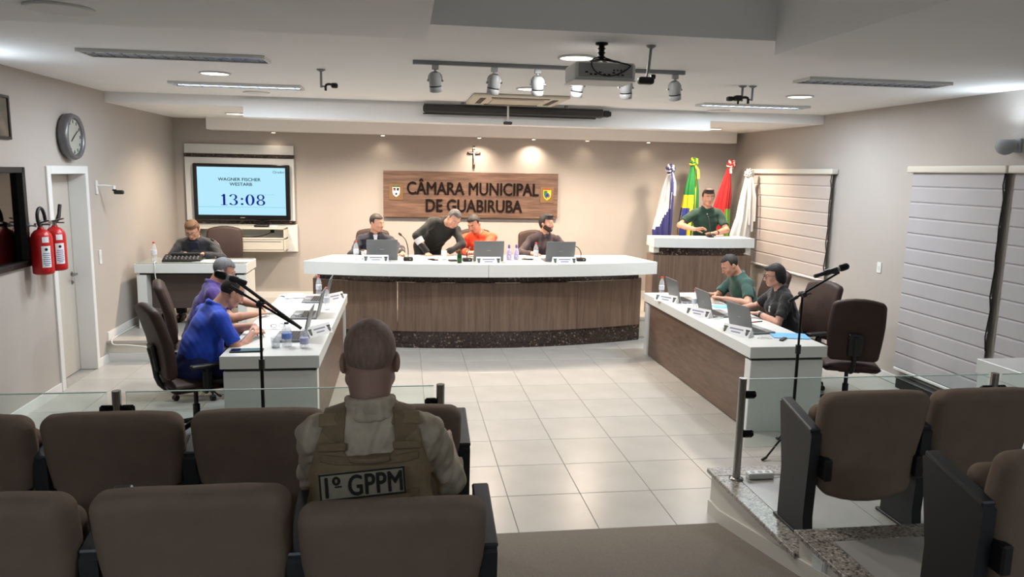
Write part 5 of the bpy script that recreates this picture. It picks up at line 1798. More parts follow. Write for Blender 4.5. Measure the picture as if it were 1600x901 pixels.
def ik(a, t, l1, l2, pole):
    a, t, pole = arr(a), arr(t), arr(pole)
    d = t - a; L = np.linalg.norm(d)
    L = min(L, (l1 + l2) * .995); dn = d / np.linalg.norm(d)
    t = a + dn * L
    x = (l1 * l1 - l2 * l2 + L * L) / (2 * L)
    hgt = math.sqrt(max(l1 * l1 - x * x, 0))
    p = pole - dn * (pole @ dn); p /= np.linalg.norm(p)
    return a + dn * x + p * hgt, t


def hand(F, w, f, n, s, side, curl, sc=1.0, pts=None, spread=0.0):
    """Palm and five separate fingers. w wrist, f forward, n palm-down normal, s = direction of the thumb side."""
    f = f / np.linalg.norm(f); n = n - f * (n @ f); n /= np.linalg.norm(n); s = s - f * (s @ f) - n * (s @ n); s /= np.linalg.norm(s)
    kn = w + f * .088 * sc
    F.slab(w + f * .008, kn - f * .01, s, (.027 * sc, .017 * sc), (.040 * sc, .014 * sc), .012)
    for i, (off, L) in enumerate(((.031, .074), (.0105, .082), (-.0105, .077), (-.031, .060))):
        p = kn + s * off * sc - f * abs(off) * .2
        d = f + s * off * (2.5 + 6 * spread); d /= np.linalg.norm(d)
        r = (.0088, .0090, .0086, .0078)[i] * sc
        a = curl * (.55 + .08 * i)
        for seg, fr in enumerate((.46, .30, .24)):
            q = p + d * L * fr * sc
            F.limb(p, q, r, r * .93, .003)
            r *= .93; p = q
            c_, s_ = math.cos(a), math.sin(a)
            d = d * c_ + n * s_
            d /= np.linalg.norm(d); a = curl * .75
    p = w + f * .022 * sc + s * .024 * sc
    d = f * .62 + s * .70 + n * .22; d /= np.linalg.norm(d)
    F.limb(p, p + d * .040 * sc, .0135 * sc, .011 * sc, .008); p = p + d * .040 * sc
    d = d + f * (.35 + .4 * curl) + n * .4 * curl - s * .25 * curl; d /= np.linalg.norm(d)
    F.limb(p, p + d * .032 * sc, .0108 * sc, .0098 * sc, .003); p = p + d * .032 * sc
    F.limb(p, p + (d + n * .2) * .024 * sc, .0098 * sc, .0080 * sc, .003)


SKIN = lambda nm, c: mat('skin_' + nm, c, .5, noise=.05, scale=18, spec=.35)


def person(label, loc, rz, *, hip=.56, lean=0.0, side=0.0, twist=0.0, girth=1.0, sc=1.0, head=(0, 0, 0), neck_fwd=0.0, rh=None, lh=None, rcurl=.35, lcurl=.35,
           rpole=(1, -.6, -.6), lpole=(-1, -.6, -.6), rdir=None, ldir=None, rn=(0, 0, -1), ln=(0, 0, -1), skin='mid', skin_col=(.70, .52, .43), shirt=(.2, .2, .2), sleeve='short', collar=True,
           trousers=(.12, .12, .14), stand_up=False, feet=None, hair=(.12, .09, .07), hairstyle='short', h=.0075, hc=.0095, beard=None, glasses=False, sex='m', seed=1,
           shoes=(.08, .07, .07), extra=None, shirt_folds=.0042, hide_legs=False, hs=1.0, neckw=1.0):
    t = thing('person', label, 'person', loc, rz)
    S = sc; g = girth; Sh = sc * hs
    Mt = rotm(twist, lean, side)
    P = arr((0, 0, hip))
    up = lambda d, q=(0, 0): P + Mt @ arr((q[0], q[1], d)) * S
    fem = sex == 'f'
    waist, chest, shou, nb = up(.17, (0, .0)), up(.33, (0, .005)), up(.46, (0, .0)), up(.515, (0, -.005 + neck_fwd * .3))
    R, U, Fw = Mt[:, 0], Mt[:, 2], Mt[:, 1]
    sw = (.170 if fem else .190) * S * (.9 + .1 * g)
    shR, shL = up(.445, (0, 0)) + R * sw, up(.445, (0, 0)) - R * sw
    Hm = rotm(head[0], head[1], head[2])
    hcn = nb + (U * .055 + Fw * (.02 + neck_fwd)) * S + (Hm @ arr((0, .022, .115))) * Sh
    hd = lambda q: hcn + Hm @ arr(q) * Sh
    hipR, hipL = P + arr((.095, .01, 0)) * S, P + arr((-.095, .01, 0)) * S
    if feet is None:
        if stand_up: feet = ((.11, .03, .09), (-.11, .0, .09))
        else: feet = ((.13, .42, .09), (-.13, .40, .09))
    kR, aR = ik(hipR, feet[0], .43 * S, .42 * S, (.12, 1, .6)); kL, aL = ik(hipL, feet[1], .43 * S, .42 * S, (-.12, 1, .6))
    ua, fa = .295 * S, .262 * S
    arms = []
    for sd, sh_, tg, pole, dr, nn, cu in ((1, shR, rh, rpole, rdir, rn, rcurl), (-1, shL, lh, lpole, ldir, ln, lcurl)):
        if tg is None: tg = sh_ + arr((sd * .06, .14, -.44)) * S
        e, w = ik(sh_, tg, ua, fa, pole)
        f = arr(dr) if dr is not None else (w - e)
        arms.append((sd, sh_, e, w, f, arr(nn, ), cu))

    # ---- body: one continuous surface
    F = Field()
    def torso(F, gr, k=.05):
        F.slab(P + U * .0, waist, R, (.155 * S * (.9 + .1 * g), .105 * S * g), (.140 * S * g, .100 * S * g), k, gr)
        F.slab(waist, chest, R, (.140 * S * g, .102 * S * g), (.158 * S * (.7 + .3 * g), .108 * S * (.6 + .4 * g)), k, gr)
        F.slab(chest, shou, R, (.158 * S * (.7 + .3 * g), .105 * S), (.130 * S, .075 * S), k, gr)
        F.limb(shR - R * .02, nb - U * .02, .058 * S, .050 * S, k, grow=gr); F.limb(shL + R * .02, nb - U * .02, .058 * S, .050 * S, k, grow=gr)
        if g > 1.12: F.ell(waist + Fw * .055 * S * g - U * .02, (.135 * S * g + gr, .085 * S * g + gr, .13 * S + gr), Mt, .06)
        if fem:
            for sx in (-1, 1): F.ell(chest + R * sx * .075 * S + Fw * .085 * S, .068 * S + gr, None, .04)
    torso(F, -.006)
    F.limb(nb - U * .03 * S + U * .045 * (neckw - 1) / .18, hd((0, -.022, -.055)), .060 * S * (.92 if fem else 1), .058 * Sh * neckw * (.88 if fem else 1), .03)
    # head
    F.ell(hd((0, -.012, .032)), (.074 * Sh, .094 * Sh, .086 * Sh), Hm, .02)
    F.ell(hd((0, .022, -.028)), (.064 * Sh, .074 * Sh, .088 * Sh), Hm, .03)
    F.ell(hd((0, .060, -.088)), (.030 * Sh, .026 * Sh, .024 * Sh), Hm, .03)
    for sx in (-1, 1):
        F.limb(hd((sx * .055, -.005, -.062)), hd((sx * .018, .066, -.096)), .018 * Sh, .014 * Sh, .02)
        F.ell(hd((sx * .042, .066, -.026)), (.022 * Sh, .018 * Sh, .02 * Sh), Hm, .02)
        F.ell(hd((sx * .031, .098, .006)), (.016 * Sh, .013 * Sh, .011 * Sh), Hm, .008, 's')
        F.limb(hd((sx * .014, .088, .024)), hd((sx * .048, .074, .022)), .009 * Sh, .007 * Sh, .012)
        F.ell(hd((sx * .078, -.012, -.012)), (.010 * Sh, .021 * Sh, .033 * Sh), Hm @ np.array(Matrix.Rotation(sx * .35, 3, 'Z')), .006)
        F.ell(hd((sx * .013, .104, -.036)), (.010 * Sh, .010 * Sh, .008 * Sh), Hm, .006)
    F.limb(hd((0, .092, .012)), hd((0, .113, -.030)), .009 * Sh, .0125 * Sh, .008)
    F.limb(hd((-.016, .088, -.064)), hd((.016, .088, -.064)), .0075 * Sh, .0075 * Sh, .008)
    F.limb(hd((-.014, .086, -.075)), hd((.014, .086, -.075)), .0075 * Sh, .0075 * Sh, .008)
    F.limb(hd((-.024, .099, -.0695)), hd((.024, .099, -.0695)), .0025, .0025, .003, op='s')
    # arms
    for sd, a, e, w, f, nn, cu in arms:
        F.limb(a, e, .050 * S * (.85 + .15 * g), .040 * S, .03); F.limb(e, e + (w - e) * .35, .040 * S, .041 * S, .015); F.limb(e + (w - e) * .35, w, .041 * S, .027 * S, .015)
        ax = w - e; ax = ax / np.linalg.norm(ax)
        fn_ = f / np.linalg.norm(f)
        n_ = nn - fn_ * (nn @ fn_); n_ /= np.linalg.norm(n_)
        s_ = np.cross(n_, fn_) * sd
        hand(F, w, fn_, n_, -s_, sd, cu, S * (.92 if fem else 1))
    # legs
    for hp, kn, an, ft in ((hipR, kR, aR, feet[0]), (hipL, kL, aL, feet[1])):
        if not hide_legs:
            F.limb(hp, kn, .078 * S, .052 * S, .04); F.limb(kn, kn + (an - kn) * .35, .052 * S, .054 * S, .02); F.limb(kn + (an - kn) * .35, an, .054 * S, .036 * S, .02)
            F.limb(an - arr((0, 0, .03)), an + arr((0, .13, -.055)), .036, .03, .02)
    F.mesh(h, 'body', SKIN(skin, skin_col), t)

    # ---- clothing
    col = mat('cloth_%d_%d_%d' % tuple(int(v * 255) for v in shirt), shirt, .85, noise=.08, scale=25, sheen=.15)
    C = Field(); torso(C, .012)
    for sd, a, e, w, f, nn, cu in arms:
        if sleeve == 'short':
            C.limb(a, e, .062 * S * (.85 + .15 * g), .060 * S, .03, cut=(None, .74))
        elif sleeve == 'rolled':
            C.limb(a, e, .060 * S, .053 * S, .03); C.limb(e, w, .053 * S, .047 * S, .02, cut=(None, .35))
        else:
            C.limb(a, e, .062 * S, .052 * S, .03); C.limb(e, w, .052 * S, .038 * S, .02, cut=(None, .97))
    if collar:
        for k in range(14):
            a0, a1 = 2 * PI * k / 14, 2 * PI * (k + 1) / 14
            pt = lambda a: nb + R * .074 * S * math.cos(a) + Fw * (.078 * S * math.sin(a) + .006) + U * (.030 - .050 * max(0, math.sin(a)) ** 2)
            C.limb(pt(a0), pt(a1), .0135, .0135, .006); C.limb(pt(a0) * .5 + pt(a1) * .5 + U * .010, pt(a1) + U * .010, .0105, .0105, .006)
    # neck opening
    C.limb(nb - U * .01, nb + U * .12 + Fw * .03, .056 * S, .062 * S, .004, op='s')
    C.mesh(hc, 'jacket' if sleeve == 'jacket' else 'shirt', col, t, shirt_folds, seed)
    tm = mat('cloth_%d_%d_%d' % tuple(int(v * 255) for v in trousers), trousers, .85, noise=.08, scale=25)
    C = Field()
    C.slab(P - U * .03, P + U * .06, R, (.158 * S * (.9 + .1 * g), .112 * S * g), (.150 * S * g, .108 * S * g), .04, .008)
    for hp, kn, an, ft in ((hipR, kR, aR, feet[0]), (hipL, kL, aL, feet[1])):
        C.limb(hp, kn, .094 * S, .072 * S, .05); C.limb(kn, an, .072 * S, .062 * S, .03, cut=(None, .99))
    C.mesh(.012, 'trousers', tm, t, .003, seed + 9)
    sm = mat('shoe_leather', shoes, .45)
    for an in (aR, aL):
        b = B(); c = arr(an)
        b.pad((c[0], c[1] + .065, c[2] - .045), (.095, .27, .085), .035, 3, warp=lambda v: np.stack([v[:, 0], v[:, 1], v[:, 2] - .35 * np.maximum(0, v[:, 1]) * (v[:, 2] > 0)], 1)); b.out('shoe', sm, t)

    # ---- hair, brows, eyes
    hm = mat('hair_%d_%d_%d' % tuple(int(v * 255) for v in hair), hair, .7, noise=.25, scale=60, stretch=(1, 1, .3))
    Hh = Field()
    zf, thick, low = dict(short=(.064, .0065, -.045), full=(.060, .011, -.050), buzz=(.060, .0022, -.040), long=(.062, .012, -.16), bald=(.9, .004, -.045), receding=(.082, .006, -.050))[hairstyle]
    def clip(q):
        x, y, z = q[0], q[1], q[2]
        zz = z / Sh + .032; yy = y / Sh - .012
        if hairstyle == 'bald': g1 = np.maximum(zz - .045, np.maximum(yy - .0, low - zz))
        else: g1 = np.minimum(np.maximum(zf - zz, 0) + np.maximum(0, yy - .082) * 2 + np.where(zz > zf, -.01, 0), np.maximum(yy - (.012 - .2 * np.maximum(0, -zz)), low - zz))
        return g1
    r = arr((.076, .096, .088)) * Sh + thick
    Hh.ell(hd((0, -.012, .032)), r, Hm, .01, clip=clip)
    if hairstyle in ('full', 'long'):
        Hh.ell(hd((0, -.030, .0)), arr((.078, .076, .10)) * Sh, Hm, .02, clip=clip)
    if hairstyle == 'full': Hh.ell(hd((0, .030, .108)), arr((.060, .060, .020)) * Sh, Hm, .03)
    if hairstyle == 'long':
        for sx in (-1, 1): Hh.ell(hd((sx * .064, -.028, -.005)), arr((.020, .038, .072)) * Sh, Hm, .02)
        Hh.ell(hd((0, -.075, -.03)), arr((.07, .04, .085)) * Sh, Hm, .03)
        Hh.ell(hd((.03, .06, .088)), arr((.05, .03, .02)) * Sh, Hm, .02)
    Hh.mesh(.006 if h > .006 else .0045, 'hair', hm, t, .0016 if hairstyle != 'buzz' else .0003, seed + 5)
    bm_ = mat('hair_%d_%d_%d' % tuple(int(v * 255) for v in hair), hair)
    for sx in (-1, 1):
        b = B()
        b.tube([tuple(hd((sx * .014, .0985, .0255))), tuple(hd((sx * .032, .0955, .0305))), tuple(hd((sx * .05, .080, .026)))], [.0035, .0042, .0025], 6, 1)
        b.out('eyebrow', bm_, t)
    ew = mat('eye_white', (.85, .84, .82), .25); ei = mat('eye_iris', (.10, .06, .04), .2)
    for sx in (-1, 1):
        b = B(); b.sphere(tuple(hd((sx * .031, .0775, .006))), .0122 * Sh, 12, 8); e_ = b.out('eye', ew, t)
        b = B(); b.sphere(tuple(hd((sx * .031, .0862, .006))), .0050 * Sh, 10, 6); b.out('iris', ei, e_)
        b = B(); c_ = tuple(hd((sx * .031, .0775, .006))); q_ = .0136 * Sh
        b.lathe([(q_ * math.cos(a), q_ * math.sin(a)) for a in np.linspace(.22, 1.5, 6)], 14, c_, R=Matrix(Hm.tolist())); b.lathe([(q_ * math.cos(a), q_ * math.sin(a)) for a in np.linspace(-1.5, -.42, 6)], 14, c_, R=Matrix(Hm.tolist())); b.out('eyelid', SKIN(skin, skin_col), t)
    b = B(); b.tube([tuple(hd((-.024, .0905, -.069))), tuple(hd((-.010, .0985, -.066))), tuple(hd((0, .0990, -.067))), tuple(hd((.010, .0985, -.066))), tuple(hd((.024, .0905, -.069)))], [.002, .0046, .0044, .0046, .002], 6, 1)
    b.tube([tuple(hd((-.022, .0895, -.071))), tuple(hd((0, .0980, -.0765))), tuple(hd((.022, .0895, -.071)))], [.002, .0054, .002], 6, 1); b.out('lips', mat('lips_' + skin, tuple(v * .86 if i else v * .92 for i, v in enumerate(skin_col)), .45), t)
    if beard:
        bd = Field()
        def bclip(q): return np.maximum(q[2] / Sh - .012 + .55 * np.maximum(0, q[1] / Sh), np.maximum(-.020 - q[1] / Sh, 0) * 1.5 - .004)
        bd.ell(hd((0, .022, -.028)), arr((.064, .074, .088)) * Sh + .006, Hm, .01, clip=bclip)
        bd.ell(hd((0, .060, -.090)), arr((.036, .032, .030)) * Sh, Hm, .02)
        for sx in (-1, 1): bd.limb(hd((sx * .057, .0, -.060)), hd((sx * .020, .066, -.096)), .021 * Sh, .018 * Sh, .02)
        bd.ell(hd((0, .096, -.066)), arr((.028, .010, .016)) * Sh, Hm, .004, 's')
        bd.limb(hd((-.020, .090, -.056)), hd((.020, .090, -.056)), .0042, .0042, .006)
        bd.mesh(.005, 'beard', mat('beard_dark', beard, .8, noise=.25, scale=80), t, .0008, 3)
    if glasses:
        b = B()
        for sx in (-1, 1):
            b.tube([tuple(hd((sx * .033 + .026 * math.cos(a), .106 - .12 * (abs(sx * .033 + .026 * math.cos(a)) - .02) ** 2 * 8, .004 + .018 * math.sin(a)))) for a in np.linspace(0, 2 * PI, 17)], .0022, 6)
            b.tube([tuple(hd((sx * .058, .094, .010))), tuple(hd((sx * .078, .04, .008))), tuple(hd((sx * .082, -.01, .002)))], .0022, 6)
        b.tube([tuple(hd((-.008, .107, .008))), tuple(hd((.008, .107, .008)))], .0022, 6)
        b.out('spectacles', M_BLACK, t)
    J = dict(t=t, P=P, Mt=Mt, R=R, U=U, Fw=Fw, waist=waist, chest=chest, shou=shou, nb=nb, hd=hd, Hm=Hm, arms=arms, kR=kR, kL=kL, torso=torso, S=S, shR=shR, shL=shL)
    if extra: extra(J)
    return J


# ---------------------------------------------------------------- the people
def placed(label, loc, rz, **k):
    """Hand targets and hand directions given in room coordinates."""
    Ri = np.array(Matrix.Rotation(-rz, 3, 'Z'))
    for q in ('rh', 'lh'):
        if k.get(q) is not None: k[q] = Ri @ (arr(k[q]) - arr(loc))
    for q in ('rdir', 'ldir', 'rn', 'ln', 'rpole', 'lpole'):
        if k.get(q) is not None: k[q] = Ri @ arr(k[q])
    return person(label, loc, rz, **k)


def wrist_watch(which):
    def f(J):
        sd, a, e, w, fd, nn, cu = J['arms'][which]
        ax = (w - e) / np.linalg.norm(w - e)
        p = w - ax * .03
        b = B(); b.cyl(tuple(p - ax * .011), tuple(p + ax * .011), .033, n=18); b.out('watch_strap', M_BLACK, J['t'])
    return f


# left desk
placed('man in royal blue polo shirt leaning on the near end of the left desk', (-1.72, 6.28, 0), -1.0, hip=.57, lean=.40, girth=1.25, head=(-.1, .62, 0), neck_fwd=.02,
       rh=(-1.27, 6.42, .815), lh=(-1.29, 6.62, .84), rdir=(.35, .85, -.05), ldir=(.55, -.75, -.25), rcurl=.4, lcurl=.55, rpole=(-.2, -1, -.5), lpole=(-.4, .7, -.6), skin='tan', skin_col=(.74, .55, .46),
       shirt=(.10, .27, .74), trousers=(.08, .12, .33), hair=(.13, .11, .105), hairstyle='receding', h=.0065, seed=11, shirt_folds=.003)
placed('man in purple shirt with grey hair, half hidden behind the man in blue', (-1.98, 7.46, 0), -1.25, hip=.57, lean=.32, girth=1.15, head=(-.1, .42, 0),
       rh=(-1.42, 7.36, .80), lh=(-1.36, 7.62, .82), rdir=(.6, .6, 0), ldir=(.8, -.5, -.1), rpole=(-.2, -1, -.5), lpole=(-.3, .8, -.6), rcurl=.5, lcurl=.5, skin='tan2', skin_col=(.66, .48, .40), shirt=(.24, .15, .42), trousers=(.10, .10, .14),
       hair=(.36, .36, .37), hairstyle='short', h=.008, seed=12)


def jacket_stripes(J):
    b = B()
    sd, a, e, w, fd, nn, cu = J['arms'][1]
    for o in (-.012, .012):
        ax = (e - a) / np.linalg.norm(e - a)
        side = -J['R'] * .05 + J['Fw'] * (.035 + o)
        b.tube([tuple(a + side * 1.15 + ax * .0), tuple(a + side * 1.2 + ax * .12), tuple(a + side * 1.15 + ax * .26)], .005, 6)
    b.out('sleeve_stripes', mat('stripe_grey', (.72, .72, .74), .8), J['t'])
    b = B()
    up = J['nb'] - J['U'] * .06 + J['Fw'] * .105
    b.pad(tuple(up - J['U'] * .07), (.13, .03, .26), .014, 3, R=Matrix(J['Mt'].tolist())); b.out('undershirt', mat('shirt_navy_front', (.10, .12, .20), .85), J['t'])


# clerk desk
placed('man in dark grey striped jacket with glasses writing at the clerk desk', (-2.68, 10.38, DAIS), PI - .05, hip=.53, lean=.30, girth=1.08, head=(0, .62, 0),
       rh=(-2.74, 9.92, 1.10), lh=(-2.52, 9.88, 1.10), rdir=(.5, -.6, -.15), ldir=(-.5, -.6, -.15), rcurl=.7, lcurl=.7, rpole=(-1, .3, -.5), lpole=(1, .3, -.5), skin='fair', skin_col=(.76, .58, .49), shirt=(.17, .18, .20), sleeve='long',
       trousers=(.10, .10, .12), hair=(.40, .29, .20), hairstyle='full', glasses=True, h=.009, hc=.010, seed=13, extra=jacket_stripes)


def open_collar(col, w=.03):
    def f(J):
        b = B()
        nb, R, U, Fw = J['nb'], J['R'], J['U'], J['Fw']
        m0 = nb + Fw * .083 - U * .005
        v = [tuple(m0 - R * w + U * .02), tuple(m0 + R * w + U * .02), tuple(m0 + Fw * .035 - U * .15)]
        n = tuple(Fw * .006)
        v += [tuple(arr(q) + Fw * .008) for q in v]
        b.add(v, [(0, 2, 1), (3, 4, 5), (0, 1, 4, 3), (1, 2, 5, 4), (2, 0, 3, 5)]); b.out('shirt_front', mat('shirt_front_%d' % int(col[0] * 255), col, .8), J['t'])
    return f


# behind the bench, from left
placed('man in dark suit looking aside behind the left laptop on the bench', (-.40, 10.36, DAIS), PI + .15, hip=.57, lean=.06, girth=1.08, head=(.75, .12, 0),
       rh=(-.50, 9.95, 1.13), lh=(-.02, 9.88, 1.12), rdir=(.3, -.9, 0), ldir=(.1, -1, 0), rpole=(-1, .3, -.6), lpole=(1, .3, -.6), skin='fair2', skin_col=(.74, .56, .47), shirt=(.11, .12, .17), sleeve='long',
       hair=(.14, .11, .09), hairstyle='short', h=.009, hc=.010, seed=14, extra=open_collar((.80, .80, .82)))


def armband(J):
    sd, a, e, w, fd, nn, cu = J['arms'][0]
    ax = (w - e) / np.linalg.norm(w - e)
    b = B(); b.cyl(tuple(e + ax * .03), tuple(e + ax * .11), .060, .055, n=20); b.out('white_cuff', mat('cuff_white', (.80, .80, .80), .8), J['t'])


placed('man in black bending over beside the man in orange behind the bench', (.32, 10.46, DAIS), PI + .12, hip=.93, stand_up=True, lean=.78, side=-.42, girth=1.1, head=(.25, .75, -.25), neck_fwd=.02,
       rh=(.30, 9.95, 1.12), lh=(.55, 9.95, 1.12), rdir=(.1, -.9, -.2), ldir=(.2, -.9, -.2), rpole=(-1, -.2, .2), lpole=(.6, .2, .2), skin='fair3', skin_col=(.74, .56, .48), shirt=(.075, .085, .085), sleeve='long', collar=True,
       trousers=(.08, .08, .09), hair=(.34, .33, .33), hairstyle='receding', h=.009, hc=.010, seed=15, extra=armband)
placed('man in orange shirt reading, behind the middle laptop on the bench', (1.08, 10.42, DAIS), PI - .2, hip=.60, lean=.12, side=.10, girth=1.12, head=(-.45, .48, .12),
       rh=(.84, 9.92, 1.14), lh=(.93, 9.90, 1.14), rdir=(.2, -.9, .1), ldir=(-.5, -.8, .1), rcurl=.6, lcurl=.6, rpole=(-1, .2, -.7), lpole=(1, .2, -.7), skin='fair4', skin_col=(.74, .55, .46), shirt=(.86, .29, .14), sleeve='long',
       hair=(.13, .11, .10), hairstyle='short', h=.009, hc=.010, seed=16)
placed('bearded man in dark shirt looking aside, right behind the bench', (1.95, 10.38, DAIS), PI + .1, hip=.585, lean=.02, girth=1.05, head=(.78, .05, 0),
       rh=(1.72, 9.96, 1.12), lh=(2.12, 9.96, 1.12), rdir=(.4, -.9, 0), ldir=(-.4, -.9, 0), rpole=(-1, .3, -.6), lpole=(1, .3, -.6), skin='fair5', skin_col=(.75, .57, .49), shirt=(.20, .15, .17), sleeve='long',
       hair=(.12, .10, .09), hairstyle='full', beard=(.20, .14, .11), h=.009, hc=.010, seed=17)

# podium
placed('young man in dark green polo shirt speaking at the podium', (4.40, 10.58, DAIS), PI + .05, hip=.955, sc=1.03, stand_up=True, lean=.06, girth=1.06, head=(-.22, .08, 0),
       rh=(4.10, 10.22, 1.45), lh=(4.42, 10.22, 1.40), rdir=(.85, -.4, .15), ldir=(-.9, -.3, 0), rn=(.2, -.6, -.8), rcurl=.7, lcurl=.3, rpole=(-1, .2, -.4), lpole=(1, .3, -.2), skin='fair6', skin_col=(.74, .55, .46), shirt=(.045, .20, .155),
       trousers=(.10, .10, .13), hair=(.16, .11, .085), hairstyle='full', h=.0075, seed=18, extra=wrist_watch(1))

# right desk
placed('man in green polo shirt looking down at the far end of the right desk', (4.03, 8.20, 0), PI / 2, hip=.57, lean=.34, girth=1.1, head=(0, .58, 0),
       rh=(3.57, 8.14, .855), lh=(3.62, 7.98, .83), rdir=(-.9, -.2, .1), ldir=(-.8, .4, .1), rcurl=.7, lcurl=.5, rpole=(.2, 1, -.6), lpole=(.2, -1, -.6), skin='fair7', skin_col=(.72, .53, .44), shirt=(.14, .27, .235), trousers=(.10, .11, .13),
       hair=(.13, .11, .10), hairstyle='receding', h=.007, seed=19)


def emblem(J):
    c = J['chest'] + J['Fw'] * .155 - J['R'] * .06 + J['U'] * .02
    b = B(); b.box(tuple(c), (.035, .012, .06), .004, R=Matrix((J['Mt'] @ rotm(0, -.25, 0)).tolist())); b.out('badge', mat('badge_white', (.72, .72, .72), .7), J['t'])
    wrist_watch(1)(J)


placed('woman in black shirt with glasses and short dark hair at the right desk', (3.95, 7.16, 0), PI / 2 - .08, hip=.58, sc=.95, lean=.24, girth=1.30, sex='f', head=(-.05, .16, 0),
       rh=(3.56, 7.42, .83), lh=(3.62, 7.16, .815), rdir=(-.9, -.1, 0), ldir=(-.8, .5, 0), rcurl=.5, lcurl=.45, rpole=(.2, 1, -.6), lpole=(.2, -1, -.6), skin='fair8', skin_col=(.76, .58, .50), shirt=(.085, .085, .105), trousers=(.08, .08, .10),
       hair=(.075, .065, .065), hairstyle='long', glasses=True, h=.0065, seed=20, extra=emblem)


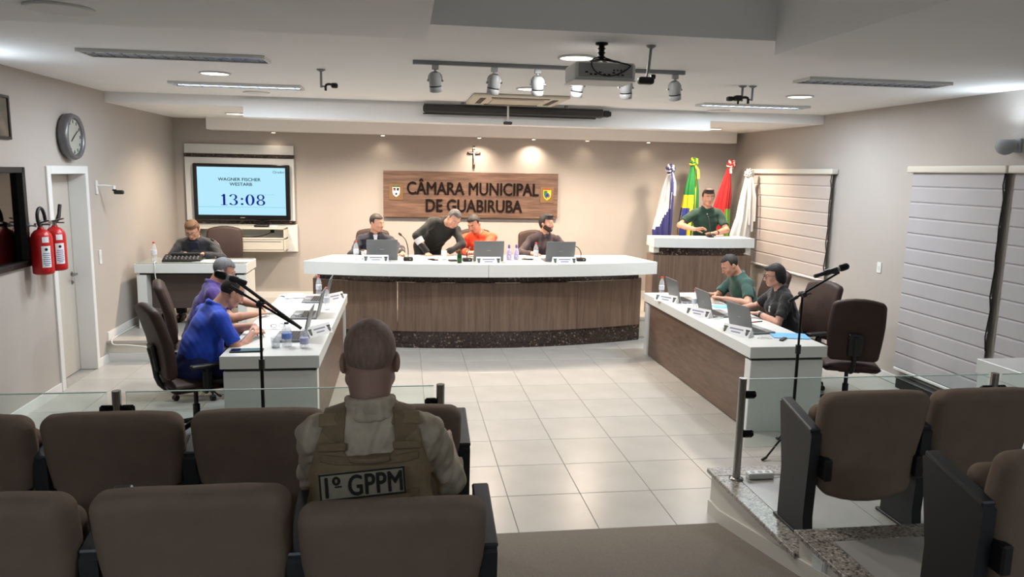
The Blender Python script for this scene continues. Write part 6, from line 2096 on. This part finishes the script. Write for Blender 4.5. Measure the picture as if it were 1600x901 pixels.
# uniformed man in the seats
def tactical_vest(J):
    t, S, P, R, U, Fw, nb = J['t'], J['S'], J['P'], J['R'], J['U'], J['Fw'], J['nb']
    mv = mat('vest_coyote', (.52, .44, .335), .85, noise=.10, scale=30, bump=.4, bscale=500)
    mw = mat('vest_webbing', (.46, .385, .29), .85, noise=.08, scale=60, bump=.3, bscale=400)
    mp = mat('patch_khaki', (.56, .53, .45), .9, noise=.08, scale=60, bump=.3, bscale=600)

    def band(name, m, gr, region, h=.0055, k=.03):
        C = Field(); J['torso'](C, gr, k)
        def post(D, X, Y, Z):
            q = [X - P[0], Y - P[1], Z - P[2]]
            r = q[0] * R[0] + q[1] * R[1] + q[2] * R[2]; u = q[0] * U[0] + q[1] * U[1] + q[2] * U[2]; f = q[0] * Fw[0] + q[1] * Fw[1] + q[2] * Fw[2]
            return np.maximum(D, region(r / S, u / S, f / S))
        return C.mesh(h, name, m, t, 0, 0, post)
    mx = np.maximum
    body = band('vest', mv, .036, lambda r, u, f: mx(mx(u - (.405 + .9 * np.maximum(0, np.abs(r) - .07)), .03 - u), mx(np.abs(r) - .225 + .9 * np.maximum(0, u - .28) * .35, -1)) + 0 * f)
    for sx in (-1, 1):
        band('shoulder_strap', mw, .030, lambda r, u, f: mx(mx(np.abs(r - sx * (.122 - .05 * np.maximum(0, u - .45))) - .038, .36 - u), -1 + 0 * f))
        # slider buckles across the straps
        b = B()
        c = P + U * .438 * S + R * sx * .124 * S - Fw * .118 * S
        b.pad(tuple(c), (.095 * S, .022, .028), .008, 3, R=Matrix((J['Mt'] @ rotm(0, .10, 0)).tolist())); b.out('strap_buckle', mw, t)
        b = B(); c = P + U * .515 * S + R * sx * .120 * S - Fw * .060 * S
        b.pad(tuple(c), (.10 * S, .016, .05), .007, 3, R=Matrix((J['Mt'] @ rotm(0, .75, 0)).tolist())); b.out('strap_pad', mv, t)
    for u0 in (.12, .20, .27, .392):
        band('webbing', mw, .041, lambda r, u, f, u0=u0: mx(mx(np.abs(u - u0) - .014, np.abs(r) - .165), f + .02), .005)
    b = B(); b.tube([tuple(P + U * (.400 * S) + R * r_ * S - Fw * (.140 + .022 * (1 - (r_ / .06) ** 2)) * S) for r_ in (-.06, -.04, 0, .04, .06)], .011, 8, 1); b.out('drag_handle', mw, t)
    # name patch with lettering
    Mr = Matrix((J['Mt'] @ rotm(0, .06, -.065)).tolist())
    c = P + U * .325 * S - Fw * .160 * S - R * .022 * S
    b = B(); b.box(tuple(c), (.285, .012, .092), .003, R=Mr); pt = b.out('name_patch', mp, t)
    b = B()
    for (dx, dz, w_, h_) in ((0, .043, .285, .006), (0, -.043, .285, .006), (-.139, 0, .006, .092), (.139, 0, .006, .092)):
        b.box(tuple(Vector(c.tolist()) + Mr @ Vector((dx, -.0065, dz))), (w_, .003, h_), .001, R=Mr)
    b.out('patch_border', mat('patch_dark', (.10, .095, .08), .9), pt)
    o = text_mesh('lettering', '1º GPPM', .098, mat('patch_dark', (.1, .1, .1)), pt, tuple(Vector(c.tolist()) + Mr @ Vector((0, -.0085, -.004))), (0, 0, 0), .001, 0, .73, spacing=1.04, fat=.0022)
    o.rotation_euler = (Mr @ Matrix.Rotation(PI / 2, 3, 'X')).to_euler()
    b = B(); b.box(tuple(Vector(c.tolist()) + Mr @ Vector((-.080, -.0085, .000))), (.022, .002, .005), R=Mr); b.out('lettering', mat('patch_dark', (.1, .1, .1)), pt)
    b = B()
    for sx in (-1, 1):
        for k in range(4): b.tube([tuple(P + U * (.10 + .035 * k) * S + R * sx * .188 * S + Fw * f_ * S) for f_ in (-.06, 0, .06)], .007, 6)
    b.out('side_laces', mat('lace_pale', (.62, .60, .54), .8), t)
    # raised uniform collar with folds
    C = Field()
    for zc, rr in ((.010, .086), (.032, .080), (.055, .074)):
        for k in range(16):
            a0, a1 = 2 * PI * k / 16, 2 * PI * (k + 1) / 16
            p_ = lambda a: nb + R * rr * S * math.cos(a) + Fw * (rr * 1.02 * math.sin(a) + .006) * S + U * (zc - .03 * max(0, math.sin(a))) * S
            C.limb(p_(a0), p_(a1), .0145, .0145, .012)
    C.mesh(.005, 'shirt_collar', mat('uniform_camo', (.5, .47, .4)), t, .002, 4)


mat('uniform_camo', (.72, .67, .59), .9, col2=(.60, .555, .475), scale=11, bump=.25, bscale=300)
_mats['cloth_118_109_94'] = _mats['uniform_camo']
_mats['cloth_117_109_94'] = _mats['uniform_camo']
_mats['cloth_107_96_76'] = mat('uniform_trousers', (.42, .375, .30), .9, col2=(.30, .265, .21), scale=10)
placed('bald uniformed man in a tan tactical vest seen from behind in the near seats', (-.12, 2.58, ZL2), .02, hip=.415, sc=1.02, hs=1.17, neckw=1.18, lean=.06, girth=1.27, head=(.02, .12, 0), neck_fwd=.01,
       rh=(.17, 3.00, 1.10), lh=(-.30, 2.98, .88), rdir=(-.1, .9, -.1), ldir=(.3, .8, -.5), rpole=(.3, -.6, -.9), lpole=(-.3, -.7, -.8), skin='brown', skin_col=(.58, .46, .40), shirt=(.463, .428, .369), trousers=(.42, .377, .30),
       sleeve='rolled', hair=(.50, .40, .355), hairstyle='buzz', feet=((.14, .44, .10), (-.14, .44, .10)), h=.0055, hc=.0065, seed=21, shirt_folds=.0055, extra=tactical_vest)
